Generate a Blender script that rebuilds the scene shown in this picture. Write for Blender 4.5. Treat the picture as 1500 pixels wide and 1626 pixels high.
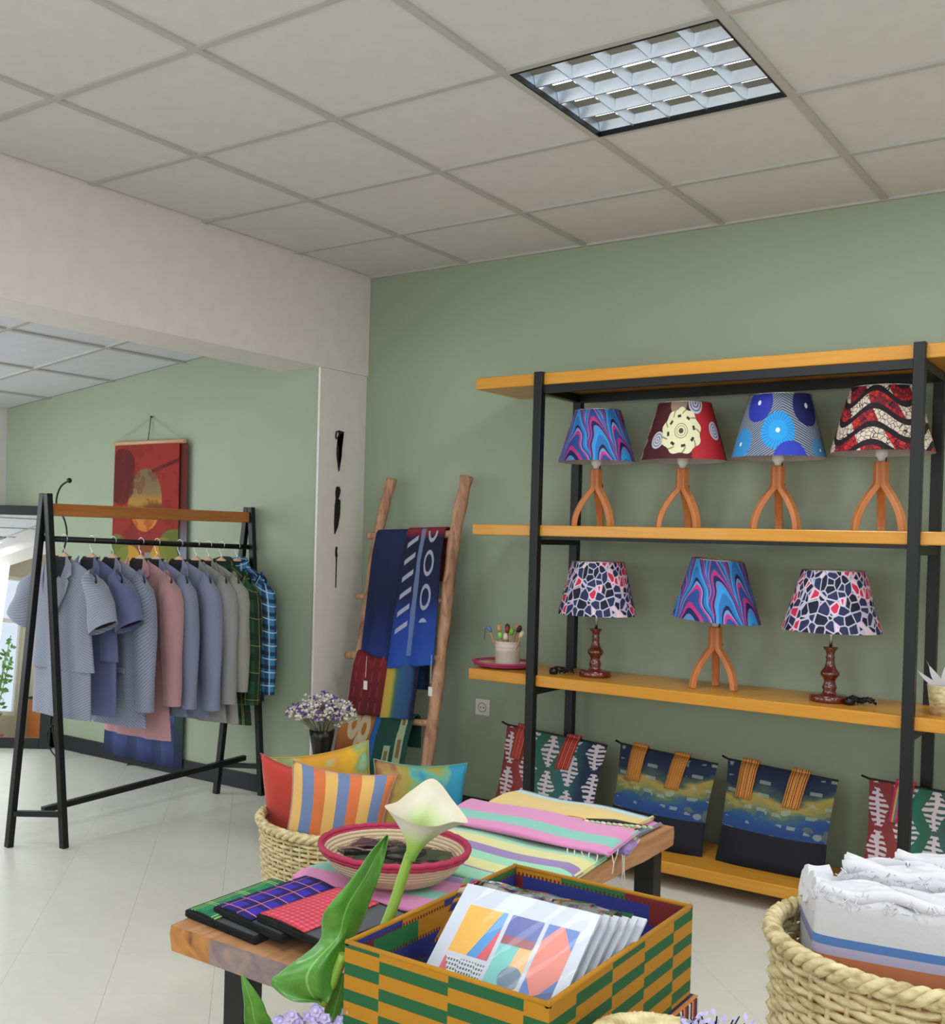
import bpy, bmesh, math, random
from math import sin, cos, pi, radians, sqrt, atan2, floor as fl
from mathutils import Vector, Matrix
random.seed(7)
scene = bpy.context.scene
for o in list(bpy.data.objects): bpy.data.objects.remove(o)
COL = scene.collection

# ------------------------------------------------------------------ camera
F_PX, YAW, PITCH, ROLL = 1747.82, -0.6635, -0.0166, 0.0247
CAM = Vector((3.3318, -4.4686, 1.3077)); PPX, PPY = 535.42, 875.43
_fw = Vector((sin(YAW)*cos(PITCH), cos(YAW)*cos(PITCH), sin(PITCH)))
_ri = Vector((cos(YAW), -sin(YAW), 0)); _up = _ri.cross(_fw)
RI = cos(ROLL)*_ri + sin(ROLL)*_up; UP = -sin(ROLL)*_ri + cos(ROLL)*_up; FW = _fw
cd = bpy.data.cameras.new('camera'); cam = bpy.data.objects.new('camera', cd); COL.objects.link(cam)
cam.matrix_world = Matrix(((RI.x, UP.x, -FW.x, CAM.x), (RI.y, UP.y, -FW.y, CAM.y), (RI.z, UP.z, -FW.z, CAM.z), (0, 0, 0, 1)))
cd.sensor_fit = 'HORIZONTAL'; cd.sensor_width = 36; cd.lens = F_PX/1500*36
cd.shift_x = (750-PPX)/1500; cd.shift_y = (PPY-813)/1500; cd.clip_start = .05
scene.camera = cam
scene.view_settings.view_transform = 'Standard'; scene.view_settings.look = 'None'
scene.view_settings.gamma = 1; scene.view_settings.use_curve_mapping = False
scene.view_settings.exposure = 0.0

def at(px, py, x=None, y=None, z=None, d=None, plane=None):
    """world point on a real plane of the room seen at a pixel of the photograph"""
    v = FW + (px-PPX)/F_PX*RI - (py-PPY)/F_PX*UP
    if x is not None: t = (x-CAM.x)/v.x
    elif y is not None: t = (y-CAM.y)/v.y
    elif z is not None: t = (z-CAM.z)/v.z
    elif plane is not None: t = (plane[0]-CAM).dot(plane[1])/v.dot(plane[1])
    else: t = d
    return CAM + v*t

# ------------------------------------------------------------------ world and lights
world = bpy.data.worlds.new('world'); scene.world = world; world.use_nodes = True
bg = world.node_tree.nodes['Background']; bg.inputs[0].default_value = (.78, .88, 1, 1); bg.inputs[1].default_value = 1.6

def area(name, loc, target, sx, sy, power, color):
    ld = bpy.data.lights.new(name, 'AREA'); ld.shape = 'RECTANGLE'; ld.size = sx; ld.size_y = sy
    ld.energy = power; ld.color = color
    o = bpy.data.objects.new(name, ld); o.location = loc
    o.rotation_euler = (Vector(target)-Vector(loc)).to_track_quat('-Z', 'Y').to_euler(); COL.objects.link(o)
    return o
# daylight entering by the shop windows behind and to the left of the camera
area('window_daylight', (3.4, -6.35, 1.45), (3.0, 0, 1.3), 3.6, 1.7, 95, (.90, .96, 1))
area('window_daylight', (-1.2, -6.35, 1.45), (-1.2, 0, .6), 2.4, 1.7, 50, (.95, .98, 1))
area('window_daylight', (-2.62, -2.6, 1.3), (-1.3, -.7, .0), 2.2, 1.4, 50, (.95, .98, 1))
PANEL_W = 26      # watts of each ceiling light
EXPOSURE = -0.66
scene.view_settings.exposure = EXPOSURE

# ------------------------------------------------------------------ node expressions
class X:
    def __init__(s, t, sk): s.t = t; s.s = sk
    def _b(s, o, op, rev=False):
        n = s.t.nodes.new('ShaderNodeMath'); n.operation = op
        a, b = (o, s) if rev else (s, o)
        for i, q in ((0, a), (1, b)):
            if isinstance(q, X): s.t.links.new(q.s, n.inputs[i])
            else: n.inputs[i].default_value = q
        return X(s.t, n.outputs[0])
    def __add__(s, o): return s._b(o, 'ADD')
    __radd__ = __add__
    def __sub__(s, o): return s._b(o, 'SUBTRACT')
    def __rsub__(s, o): return s._b(o, 'SUBTRACT', True)
    def __mul__(s, o): return s._b(o, 'MULTIPLY')
    __rmul__ = __mul__
    def __truediv__(s, o): return s._b(o, 'DIVIDE')
    def __lt__(s, o): return s._b(o, 'LESS_THAN')
    def __gt__(s, o): return s._b(o, 'GREATER_THAN')
    def mod(s, o): return s._b(o, 'FLOORED_MODULO')
    def atan2(s, o): return s._b(o, 'ARCTAN2')
    def maxi(s, o): return s._b(o, 'MAXIMUM')
    def mini(s, o): return s._b(o, 'MINIMUM')
    def _u(s, op):
        n = s.t.nodes.new('ShaderNodeMath'); n.operation = op; s.t.links.new(s.s, n.inputs[0]); return X(s.t, n.outputs[0])
    def sin(s): return s._u('SINE')
    def floor(s): return s._u('FLOOR')
    def frac(s): return s._u('FRACT')
    def abs(s): return s._u('ABSOLUTE')
    def sqrt(s): return s._u('SQRT')
def col(h):
    if isinstance(h, str):
        h = h.lstrip('#'); c = [int(h[i:i+2], 16)/255 for i in (0, 2, 4)]
    else: c = h
    return tuple(v/12.92 if v <= .04045 else ((v+.055)/1.055)**2.4 for v in c) + (1,)
class T:
    """thin wrapper on a node tree for writing patterns"""
    def __init__(s, tree): s.t = tree
    def uv(s):
        n = s.t.nodes.new('ShaderNodeTexCoord'); sp = s.t.nodes.new('ShaderNodeSeparateXYZ')
        s.t.links.new(n.outputs['UV'], sp.inputs[0]); return X(s.t, sp.outputs[0]), X(s.t, sp.outputs[1])
    def obj(s):
        n = s.t.nodes.new('ShaderNodeTexCoord'); sp = s.t.nodes.new('ShaderNodeSeparateXYZ')
        s.t.links.new(n.outputs['Object'], sp.inputs[0]); return [X(s.t, sp.outputs[i]) for i in range(3)]
    def vec(s, a, b, c=0.0):
        n = s.t.nodes.new('ShaderNodeCombineXYZ')
        for i, q in enumerate((a, b, c)):
            if isinstance(q, X): s.t.links.new(q.s, n.inputs[i])
            else: n.inputs[i].default_value = q
        return n.outputs[0]
    def noise(s, v, scale=5, detail=2, dist=0):
        n = s.t.nodes.new('ShaderNodeTexNoise'); n.inputs['Scale'].default_value = scale
        n.inputs['Detail'].default_value = detail; n.inputs['Distortion'].default_value = dist
        if v is not None: s.t.links.new(v, n.inputs['Vector'])
        return X(s.t, n.outputs[0])
    def vor(s, v, scale=5, feature='F1', rnd=1.0):
        n = s.t.nodes.new('ShaderNodeTexVoronoi'); n.feature = feature; n.inputs['Scale'].default_value = scale
        n.inputs['Randomness'].default_value = rnd
        s.t.links.new(v, n.inputs['Vector'])
        if feature == 'DISTANCE_TO_EDGE': return X(s.t, n.outputs['Distance'])
        sp = s.t.nodes.new('ShaderNodeSeparateXYZ'); s.t.links.new(n.outputs['Color'], sp.inputs[0])
        return X(s.t, n.outputs['Distance']), X(s.t, sp.outputs[0])
    def white(s, v):
        n = s.t.nodes.new('ShaderNodeTexWhiteNoise'); s.t.links.new(v, n.inputs['Vector']); return X(s.t, n.outputs['Value'])
    def mix(s, a, b, f):
        n = s.t.nodes.new('ShaderNodeMix'); n.data_type = 'RGBA'
        if isinstance(f, X): s.t.links.new(f.s, n.inputs[0])
        else: n.inputs[0].default_value = f
        for i, q in ((6, a), (7, b)):
            if isinstance(q, (str, tuple)): n.inputs[i].default_value = col(q) if isinstance(q, str) else q
            else: s.t.links.new(q, n.inputs[i])
        return n.outputs[2]
    def ramp(s, f, stops, const=True):
        n = s.t.nodes.new('ShaderNodeValToRGB'); cr = n.color_ramp; cr.interpolation = 'CONSTANT' if const else 'LINEAR'
        while len(cr.elements) < len(stops): cr.elements.new(.5)
        for e, (p, c) in zip(cr.elements, stops): e.position = p; e.color = col(c)
        s.t.links.new(f.s, n.inputs[0]); return n.outputs[0]
    def disc(s, u, v, cu, cv, r, k=1.0):
        a = (u-cu)*k; b = v-cv
        return (a*a+b*b).sqrt()/r
MATS = {}
def mat(name, c='#808080', rough=.6, metal=0.0, fn=None, bump=None, spec=.4, emit=None, trans=0.0, coat=0.0, alpha=None, sheen=0.0):
    m = bpy.data.materials.new(name); m.use_nodes = True; nt = m.node_tree; b = nt.nodes['Principled BSDF']
    b.inputs['Base Color'].default_value = col(c); b.inputs['Roughness'].default_value = rough
    b.inputs['Metallic'].default_value = metal; b.inputs['Specular IOR Level'].default_value = spec
    b.inputs['Transmission Weight'].default_value = trans; b.inputs['Coat Weight'].default_value = coat
    b.inputs['Sheen Weight'].default_value = sheen
    if alpha is not None: b.inputs['Alpha'].default_value = alpha
    if emit: b.inputs['Emission Color'].default_value = col(emit[0]); b.inputs['Emission Strength'].default_value = emit[1]
    t = T(nt)
    if fn:
        nt.links.new(fn(t), b.inputs['Base Color'])
    elif emit is None and trans == 0 and alpha is None:     # fine tonal variation on plain colours
        x, y, z = t.obj(); nz = t.noise(t.vec(x, y, z), 14, 3)
        cc = col(c); nt.links.new(t.mix(tuple(v*.93 for v in cc[:3])+(1,), tuple(min(1, v*1.06) for v in cc[:3])+(1,), nz), b.inputs['Base Color'])
    if bump:
        x, y, z = t.obj(); scale, strength, dist = bump
        nz = t.noise(t.vec(x, y, z), scale, 3); bn = nt.nodes.new('ShaderNodeBump')
        bn.inputs['Strength'].default_value = strength; bn.inputs['Distance'].default_value = dist
        nt.links.new(nz.s, bn.inputs['Height']); nt.links.new(bn.outputs[0], b.inputs['Normal'])
    MATS[name] = m; return m

# ------------------------------------------------------------------ mesh builder
class MB:
    def __init__(s): s.v = []; s.f = []; s.uv = []; s.m = []; s.sm = []
    def face(s, idx, uvs, m=0, smooth=False): s.f.append(idx); s.uv.append(uvs); s.m.append(m); s.sm.append(smooth)
    def quad(s, a, b, c, d, m=0, uv=((0, 0), (1, 0), (1, 1), (0, 1))):
        i = len(s.v); s.v += [Vector(p) for p in (a, b, c, d)]; s.face((i, i+1, i+2, i+3), uv, m); return s
    def obox(s, c, ax, ay, az, m=0):
        """box: centre and three half-axis vectors; uv in metres"""
        c = Vector(c); ax, ay, az = Vector(ax), Vector(ay), Vector(az); i = len(s.v)
        for k in range(8): s.v.append(c + ax*(1 if k & 1 else -1) + ay*(1 if k & 2 else -1) + az*(1 if k & 4 else -1))
        lx, ly, lz = 2*ax.length, 2*ay.length, 2*az.length
        for fc, (w, h) in (((0, 2, 3, 1), (ly, lx)), ((4, 5, 7, 6), (lx, ly)), ((0, 1, 5, 4), (lx, lz)), ((2, 6, 7, 3), (lz, lx)), ((0, 4, 6, 2), (lz, ly)), ((1, 3, 7, 5), (ly, lz))):
            s.face(tuple(i+q for q in fc), ((0, 0), (w, 0), (w, h), (0, h)), m)
        return s
    def box(s, x0, x1, y0, y1, z0, z1, m=0):
        return s.obox(((x0+x1)/2, (y0+y1)/2, (z0+z1)/2), ((x1-x0)/2, 0, 0), (0, (y1-y0)/2, 0), (0, 0, (z1-z0)/2), m)
    def grid(s, fn, nu, nv, cu=False, cv=False, m=0, uvfn=None, smooth=True):
        i0 = len(s.v); NU = nu if cu else nu+1; NV = nv if cv else nv+1
        for a in range(NU):
            for b in range(NV): s.v.append(Vector(fn(a/nu, b/nv)))
        idx = lambda a, b: i0+(a % NU)*NV+(b % NV)
        U = uvfn or (lambda u, v: (u, v))
        for a in range(nu):
            for b in range(nv):
                s.face((idx(a, b), idx(a+1, b), idx(a+1, b+1), idx(a, b+1)),
                       tuple(U(p/nu, q/nv) for p, q in ((a, b), (a+1, b), (a+1, b+1), (a, b+1))), m, smooth)
        return s
    def sweep(s, pts, rad, n=8, m=0, flat=None, caps=True, smooth=True, closed=False):
        """tube (flat=None) or rectangular bar along points; rad number or list; flat=(half_w, half_h, side vector)"""
        pts = [Vector(p) for p in pts]; N = len(pts); i0 = len(s.v)
        prev = None; L = 0; ls = []
        for k, p in enumerate(pts):
            if k: L += (p-pts[k-1]).length
            ls.append(L)
            if closed: t = pts[(k+1) % N]-pts[k-1]
            else: t = pts[min(k+1, N-1)]-pts[max(k-1, 0)]
            t.normalize()
            if flat is not None and len(flat) > 2: side = Vector(flat[2]); side = (side - t*side.dot(t)).normalized()
            elif prev is None: side = t.orthogonal().normalized()
            else: side = (prev - t*prev.dot(t)).normalized()
            prev = side; up = t.cross(side)
            r = rad[k] if isinstance(rad, (list, tuple)) else rad
            if flat is not None:
                for a, b in ((-1, -1), (1, -1), (1, 1), (-1, 1)): s.v.append(p + side*flat[0]*a*r + up*flat[1]*b*r)
            else:
                for q in range(n): s.v.append(p + (side*cos(2*pi*q/n)+up*sin(2*pi*q/n))*r)
        n = 4 if flat is not None else n
        for k in range(N if closed else N-1):
            k2 = (k+1) % N
            for q in range(n):
                q2 = (q+1) % n
                s.face((i0+k*n+q, i0+k*n+q2, i0+k2*n+q2, i0+k2*n+q), ((q/n, ls[k]), ((q+1)/n, ls[k]), ((q+1)/n, ls[k2]), (q/n, ls[k2])), m, smooth and flat is None)
        if caps and not closed:
            s.face(tuple(i0+q for q in reversed(range(n))), tuple((0, 0) for _ in range(n)), m)
            s.face(tuple(i0+(N-1)*n+q for q in range(n)), tuple((0, 0) for _ in range(n)), m)
        return s
    def lathe(s, prof, n=32, c=(0, 0, 0), m=0, smooth=True):
        c = Vector(c); i0 = len(s.v); P = len(prof)
        for q in range(n):
            a = 2*pi*q/n
            for r, z in prof: s.v.append(c+Vector((r*cos(a), r*sin(a), z)))
        for q in range(n):
            for k in range(P-1):
                q2 = (q+1) % n
                s.face((i0+q*P+k, i0+q2*P+k, i0+q2*P+k+1, i0+q*P+k+1), ((q/n, k/P), ((q+1)/n, k/P), ((q+1)/n, (k+1)/P), (q/n, (k+1)/P)), m, smooth)
        return s
    def prism(s, poly, z0, z1, m=0, mtop=None, uvs=None):
        """vertical prism over a world xy polygon (counter-clockwise)"""
        n = len(poly); i = len(s.v)
        for x, y in poly: s.v.append(Vector((x, y, z0)))
        for x, y in poly: s.v.append(Vector((x, y, z1)))
        s.face(tuple(i+n+k for k in range(n)), tuple(uvs or poly), m if mtop is None else mtop)
        s.face(tuple(i+k for k in reversed(range(n))), tuple(reversed(uvs or poly)), m)
        for k in range(n):
            k2 = (k+1) % n; s.face((i+k, i+k2, i+n+k2, i+n+k), ((0, 0), (.1, 0), (.1, .1), (0, .1)), m)
        return s
    def build(s, name, mats, parent=None, bevel=0, subsurf=0, merge=False):
        if not isinstance(mats, (list, tuple)): mats = [mats]
        me = bpy.data.meshes.new(name)
        off = Vector((0, 0, 0)); p = parent
        while p is not None: off += Vector(p.location); p = p.parent
        vv = [v-off for v in s.v] if parent is not None and off.length else s.v
        me.from_pydata([tuple(v) for v in vv], [], s.f)
        uvl = me.uv_layers.new(name='UVMap'); k = 0
        for poly, uvs in zip(me.polygons, s.uv):
            for q in uvs: uvl.data[k].uv = q; k += 1
        me.polygons.foreach_set('material_index', s.m); me.polygons.foreach_set('use_smooth', s.sm)
        for mm in mats: me.materials.append(MATS[mm] if isinstance(mm, str) else mm)
        if merge:
            bm = bmesh.new(); bm.from_mesh(me); bmesh.ops.remove_doubles(bm, verts=bm.verts, dist=1e-5); bm.to_mesh(me); bm.free()
        me.update()
        o = bpy.data.objects.new(name, me); COL.objects.link(o); o.parent = parent
        if bevel:
            b = o.modifiers.new('bevel', 'BEVEL'); b.width = bevel; b.segments = 2; b.limit_method = 'ANGLE'
        if subsurf:
            q = o.modifiers.new('sub', 'SUBSURF'); q.levels = subsurf; q.render_levels = subsurf
        return o
def tag(o, label=None, cat=None, group=None, kind=None):
    if label: o['label'] = label
    if cat: o['category'] = cat
    if group: o['group'] = group
    if kind: o['kind'] = kind
    return o
def thing(name, loc, label, cat, group=None):
    o = bpy.data.objects.new(name, None); o.empty_display_size = .05; COL.objects.link(o); o.location = loc
    return tag(o, label, cat, group)
def dup(root, loc=None, label=None, swap=None):
    def cp(o, par):
        c = o.copy(); COL.objects.link(c); c.parent = par
        for ch in list(o.children): cp(ch, c)
        return c
    r = cp(root, root.parent)
    if loc is not None: r.location = loc
    if label: r['label'] = label
    return r
def V3(*a): return Vector(a)

# ------------------------------------------------------------------ materials
def m_wall(t):
    x, y, z = t.obj(); n = t.noise(t.vec(x, y, z), 2.2, 3)
    return t.mix('#949f88', '#9ca890', n)
mat('green_paint', rough=.55, fn=m_wall, bump=(160, .06, .001), spec=.3)
mat('cream_paint', '#ded8d3', rough=.6, bump=(120, .05, .001))
mat('beige_paint', '#bdb49c', rough=.6)
mat('ceiling_tile', '#d0cecb', rough=.9, bump=(400, .25, .001))
mat('ceiling_grid', '#b4b3ad', rough=.6)
mat('ceiling_backing', '#8c8a80', rough=.9)
mat('floor_tile', '#d8d6ca', rough=.32, spec=.45)
mat('grout', '#b3b0a6', rough=.8)
mat('baseboard', '#1f2024', rough=.5)
mat('black_metal', '#08090b', rough=.45, spec=.4)
mat('black_plastic', '#0b0b0c', rough=.35)
mat('white_plastic', '#d8d4cf', rough=.35)
mat('chrome', '#c8c8c8', rough=.25, metal=1)
mat('mirror_glass', '#f4f7f7', rough=.0, metal=1)
def wood(base, dark, sc=1.0, axis=0, k=16):
    def f(t):
        c = list(t.obj()); q = [c[0]*k, c[1]*k, c[2]*k]; q[axis] = c[axis]*(1.2*sc)
        n = t.noise(t.vec(*q), 2.2, 5, 1.2); return t.ramp(n, [(.25, dark), (.75, base)], False)
    return f
mat('shelf_wood', rough=.35, fn=wood('#cf9232', '#c08222'), coat=.2)
mat('bar_wood', rough=.4, fn=wood('#b07038', '#9a5c2c', axis=1))
mat('lamp_wood', rough=.38, fn=wood('#c9834e', '#b56a38', axis=2))
mat('hanger_wood', '#caa07c', rough=.5)
mat('table_wood', rough=.5, fn=wood('#c19066', '#9c6a44', axis=1, k=22), bump=(60, .4, .002))
def m_slab(t):
    x, y, z = t.obj(); n = t.noise(t.vec(x*7, y*3, z*9), 1.4, 4, 1.5)
    a = t.ramp(n, [(.3, '#5a5352'), (.45, '#77696a'), (.6, '#8f7a72'), (.72, '#a5856c')], False)
    c = t.ramp(n, [(.3, '#5e3322'), (.5, '#a06a35'), (.7, '#b98042')], False)
    return t.mix(a, c, (x+(n-.5)*.1) < -.12)
mat('slab_edge', rough=.6, fn=m_slab, bump=(40, .6, .004))
def m_rustic(t):
    x, y, z = t.obj(); n = t.noise(t.vec(x*12, y*12, z*3), 2, 5, 1.0)
    return t.ramp(n, [(.28, '#7d5640'), (.5, '#b08467'), (.75, '#c69c7f')], False)
mat('rustic_wood', rough=.7, fn=m_rustic, bump=(45, .7, .004))
mat('turned_wood', '#5e1d16', rough=.16, spec=.6, coat=.6)
mat('red_bag_base', '#9c5a2f', rough=.6)
def weave_c(t):
    x, y, z = t.obj(); n = t.noise(t.vec(x*25, y*25, z*60), 1.5, 3)
    return t.ramp(n, [(.3, '#a08c5c'), (.5, '#c9b88a'), (.7, '#ddcda3')], False)
mat('wicker', rough=.6, fn=weave_c)
mat('wicker_dark', '#6d5a3c', rough=.8)
def strp(stops, axis=1, per=None, soft=0):
    """stripes along one uv axis; stops as (start, colour) in metres or period fractions"""
    def f(t):
        u, v = t.uv(); q = (u, v)[axis]
        if per: q = (q/per).frac()
        return t.ramp(q, stops)
    return f
mat('white_cloth', '#cfced2', rough=.9, bump=(100, .25, .003), sheen=.1)

# ================================================================== THE ROOM
XR, YB, XL = 5.6, -6.6, -2.5
b = MB()
b.quad((XL-.2, YB-.2, -.006), (XR+.2, YB-.2, -.006), (XR+.2, .2, -.006), (XL-.2, .2, -.006))
b.quad((XL-.2, YB-.2, -.1), (XL-.2, .2, -.1), (XR+.2, .2, -.1), (XR+.2, YB-.2, -.1))
floor_o = tag(b.build('floor', 'grout'), kind='structure')
nv, tv = V3(.743, .669, 0), V3(-.669, .743, 0)
tile = MB().obox((0, 0, -.003), (.14970, 0, 0), (0, .14970, 0), (0, 0, .003)); tm = tile.build('tile', 'floor_tile', floor_o)
tiles = []
for i in range(-26, 26):
    for j in range(-26, 26):
        c = nv*(-.622+.15+.3*i) + tv*(.1+.3*j)
        if XL-.1 < c.x < XR+.1 and YB-.1 < c.y < .1 and not (c.x < -.1 and c.y > -.2): tiles.append(c)
def seen(c):
    d = c-CAM; w = d.dot(FW)
    if w < .4: return 1e9
    px = PPX+F_PX*d.dot(RI)/w; py = PPY-F_PX*d.dot(UP)/w
    return w if -60 < px < 1560 and py < 1700 else 1e6+w
tiles.sort(key=seen); ang = atan2(nv.y, nv.x)
first = True; rest = MB()
for k, c in enumerate(tiles):
    if k < 290:
        o = tm if first else tm.copy()
        if not first: COL.objects.link(o)
        first = False; o.parent = floor_o; o.location = (c.x, c.y, 0); o.rotation_euler = (0, 0, ang)
    else: rest.obox((c.x, c.y, -.003), nv*.14970, tv*.14970, (0, 0, .003))
tag(rest.build('tile', 'floor_tile', floor_o), kind='stuff')

# walls
tag(MB().box(0, XR+.12, 0, .12, 0, 2.75).build('wall_back', 'green_paint'), kind='structure')
def slope(x): return 2.30+.11*x
b = MB(); WY = -.36
i = len(b.v)
for (x, z) in ((XL, 0), (-.0, 0), (-.0, slope(0)), (XL, slope(XL))):
    b.v += [V3(x, WY, z), V3(x, WY+.1, z)]
b.face((0, 2, 4, 6), ((0, 0),)*4); b.face((1, 7, 5, 3), ((0, 0),)*4)
for a, c in ((0, 2), (2, 4), (4, 6), (6, 0)): b.face((a, a+1, c+1, c), ((0, 0),)*4)
# hold the far-room wall just behind the pier face
for v in b.v: v.x = min(v.x, -.006)
tag(b.build('wall_left', 'green_paint'), kind='structure')
b = MB().box(-.012, 0, -.37, .0, 0, 2.10)
tag(b.build('trim_1', 'cream_paint'), None, None, kind='structure')                     # pier
tag(MB().box(-.28, .012, YB, 0, 2.10, 2.72).build('trim_2', 'cream_paint', bevel=.004), kind='structure')  # beam
b = MB().box(XL-.12, XL, YB, -2.9-.9, 0, 2.75).box(XL-.12, XL, -1.4, -.26, 0, 2.75).box(XL-.12, XL, -3.8, -1.4, 0, .35).box(XL-.12, XL, -3.8, -1.4, 2.0, 2.75)
tag(b.build('wall_side', 'cream_paint'), kind='structure')
tag(MB().box(XR, XR+.12, YB, 0, 0, 2.75).build('wall_right', 'cream_paint'), kind='structure')
# front wall (behind the camera) with two shop windows
b = MB(); wins = [(-2.3, .35), (1.5, 5.3)]
xs = [XL-.12, -2.3, .35, 1.5, 5.3, XR+.12]
for a, c in ((0, 1), (2, 3), (4, 5)): b.box(xs[a], xs[c], YB-.12, YB, 0, 2.75)
for a, c in ((1, 2), (3, 4)): b.box(xs[a], xs[c], YB-.12, YB, 0, .42); b.box(xs[a], xs[c], YB-.12, YB, 2.05, 2.75)
tag(b.build('wall_front', 'beige_paint'), kind='structure')
mat('window_white', '#d9d6c8', rough=.4)
for n_, (x0, x1) in enumerate(wins):
    w = thing('window_%d' % (n_+1), ((x0+x1)/2, YB-.06, .42), None, None); w['kind'] = 'structure'
    fb = MB()
    fb.box(x0, x1, YB-.09, YB-.03, .42, .47).box(x0, x1, YB-.09, YB-.03, 2.0, 2.05).box(x0, x1, YB-.085, YB-.035, 1.5, 1.54)
    k = int(round((x1-x0)/.62))
    for q in range(k+1):
        xx = x0+(x1-x0)*q/k; fb.box(max(x0, xx-.025), min(x1, xx+.025), YB-.09, YB-.03, .47, 2.0)
    fb.build('window_frame', 'window_white', w)
w = thing('window_3', (XL-.06, -2.6, .35), None, None); w['kind'] = 'structure'
fb = MB()
for q in range(5):
    yy = -3.8+.6*q; fb.box(XL-.09, XL-.03, max(-3.8, yy-.025), min(-1.4, yy+.025), .35, 2.0)
fb.box(XL-.09, XL-.03, -3.8, -1.4, .35, .4).box(XL-.09, XL-.03, -3.8, -1.4, 1.95, 2.0); fb.build('window_frame', 'window_white', w)
# baseboards
tag(MB().box(0.0, XR, -.014, 0, 0, .085).build('baseboard_back', 'baseboard', bevel=.002), kind='structure')
tag(MB().box(XL, -.012, WY-.014, WY, 0, .085).build('baseboard_left', 'baseboard', bevel=.002), kind='structure')
tag(MB().box(0, .014, -.384, -.014, 0, .085).build('trim_3', 'baseboard'), kind='structure')

# ceiling of the main room: tiles in a grid
b = MB().quad((0, YB, 2.63), (0, 0, 2.63), (XR, 0, 2.63), (XR, YB, 2.63)).quad((0, YB, 2.72), (XR, YB, 2.72), (XR, 0, 2.72), (0, 0, 2.72))
ceil = tag(b.build('ceiling', 'ceiling_backing'), kind='structure')
gx = [0.012]+[.578+.6*k for k in range(9)]; gx = [g for g in gx if g < XR-.05]+[XR]
gy = [0]+[-.584-.6*k for k in range(11)]; gy = [g for g in gy if g > YB+.05]+[YB]
LIGHTS = {(3, 2), (3, 6), (6, 4), (6, 8), (6, 1), (3, 9), (8, 3)}
cache = {}
for a in range(len(gx)-1):
    for c in range(len(gy)-1):
        if (a, c) in LIGHTS: continue
        w_, h_ = gx[a+1]-gx[a], gy[c]-gy[c+1]; key = (round(w_, 3), round(h_, 3))
        cx, cy = (gx[a]+gx[a+1])/2, (gy[c]+gy[c+1])/2
        if key not in cache:
            tb = MB().obox((0, 0, .0085), (w_/2-.0105, 0, 0), (0, h_/2-.0105, 0), (0, 0, .0085))
            cache[key] = o = tb.build('ceiling_tile', 'ceiling_tile', ceil, bevel=.002)
        else:
            o = cache[key].copy(); COL.objects.link(o)
        o.location = (cx, cy, 2.598+random.uniform(-.001, .001))
for g in gx[1:-1]: MB().box(g-.012, g+.012, YB, 0, 2.590, 2.6).build('grid_bar', 'ceiling_grid', ceil)
for g in gy[1:-1]: MB().box(0.012, XR, g-.012, g+.012, 2.5905, 2.6005).build('grid_bar', 'ceiling_grid', ceil)
MB().box(0.012, XR, -.018, 0, 2.588, 2.6).build('edge_bar', 'ceiling_grid', ceil)
# sloping ceiling of the side bay
def bay_box(mb, x0, x1, y0, y1, t0, t1):
    i = len(mb.v)
    for k in range(8):
        x = x1 if k & 1 else x0; y = y1 if k & 2 else y0
        mb.v.append(V3(x, y, slope(x)+(t1 if k & 4 else t0)))
    for fc in ((0, 2, 3, 1), (4, 5, 7, 6), (0, 1, 5, 4), (2, 6, 7, 3), (0, 4, 6, 2), (1, 3, 7, 5)): mb.face(tuple(i+q for q in fc), ((0, 0),)*4)
    return mb
bay = tag(bay_box(MB(), XL-.12, -.14, YB, WY+.1, .03, .09).build('ceiling', 'ceiling_backing'), kind='structure'); bay.name = 'ceiling_bay'
bx = [-.14, -.37, -.94, -1.51, -2.08, XL]; by = [WY, -.90, -1.47, -2.04, -2.61, -3.18, -3.75, -4.32, -4.89, -5.46, -6.03, YB]
mat('bay_tile', '#d4d5dd', rough=.9)
BAY_L = {(4, 2), (1, 9), (2, 5)}
for a in range(5):
    for c in range(len(by)-1):
        if (a, c) in BAY_L: continue
        bay_box(MB(), bx[a+1]+.01, bx[a]-.01, by[c+1]+.01, by[c]-.01, 0, .02).build('ceiling_tile', 'bay_tile', bay)
for g in bx[1:-1]: bay_box(MB(), g-.012, g+.012, YB, WY, -.008, .001).build('grid_bar', 'ceiling_grid', bay)
for g in by[1:-1]: bay_box(MB(), XL, -.14, g-.012, g+.012, -.0085, .0005).build('grid_bar', 'ceiling_grid', bay)

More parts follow.
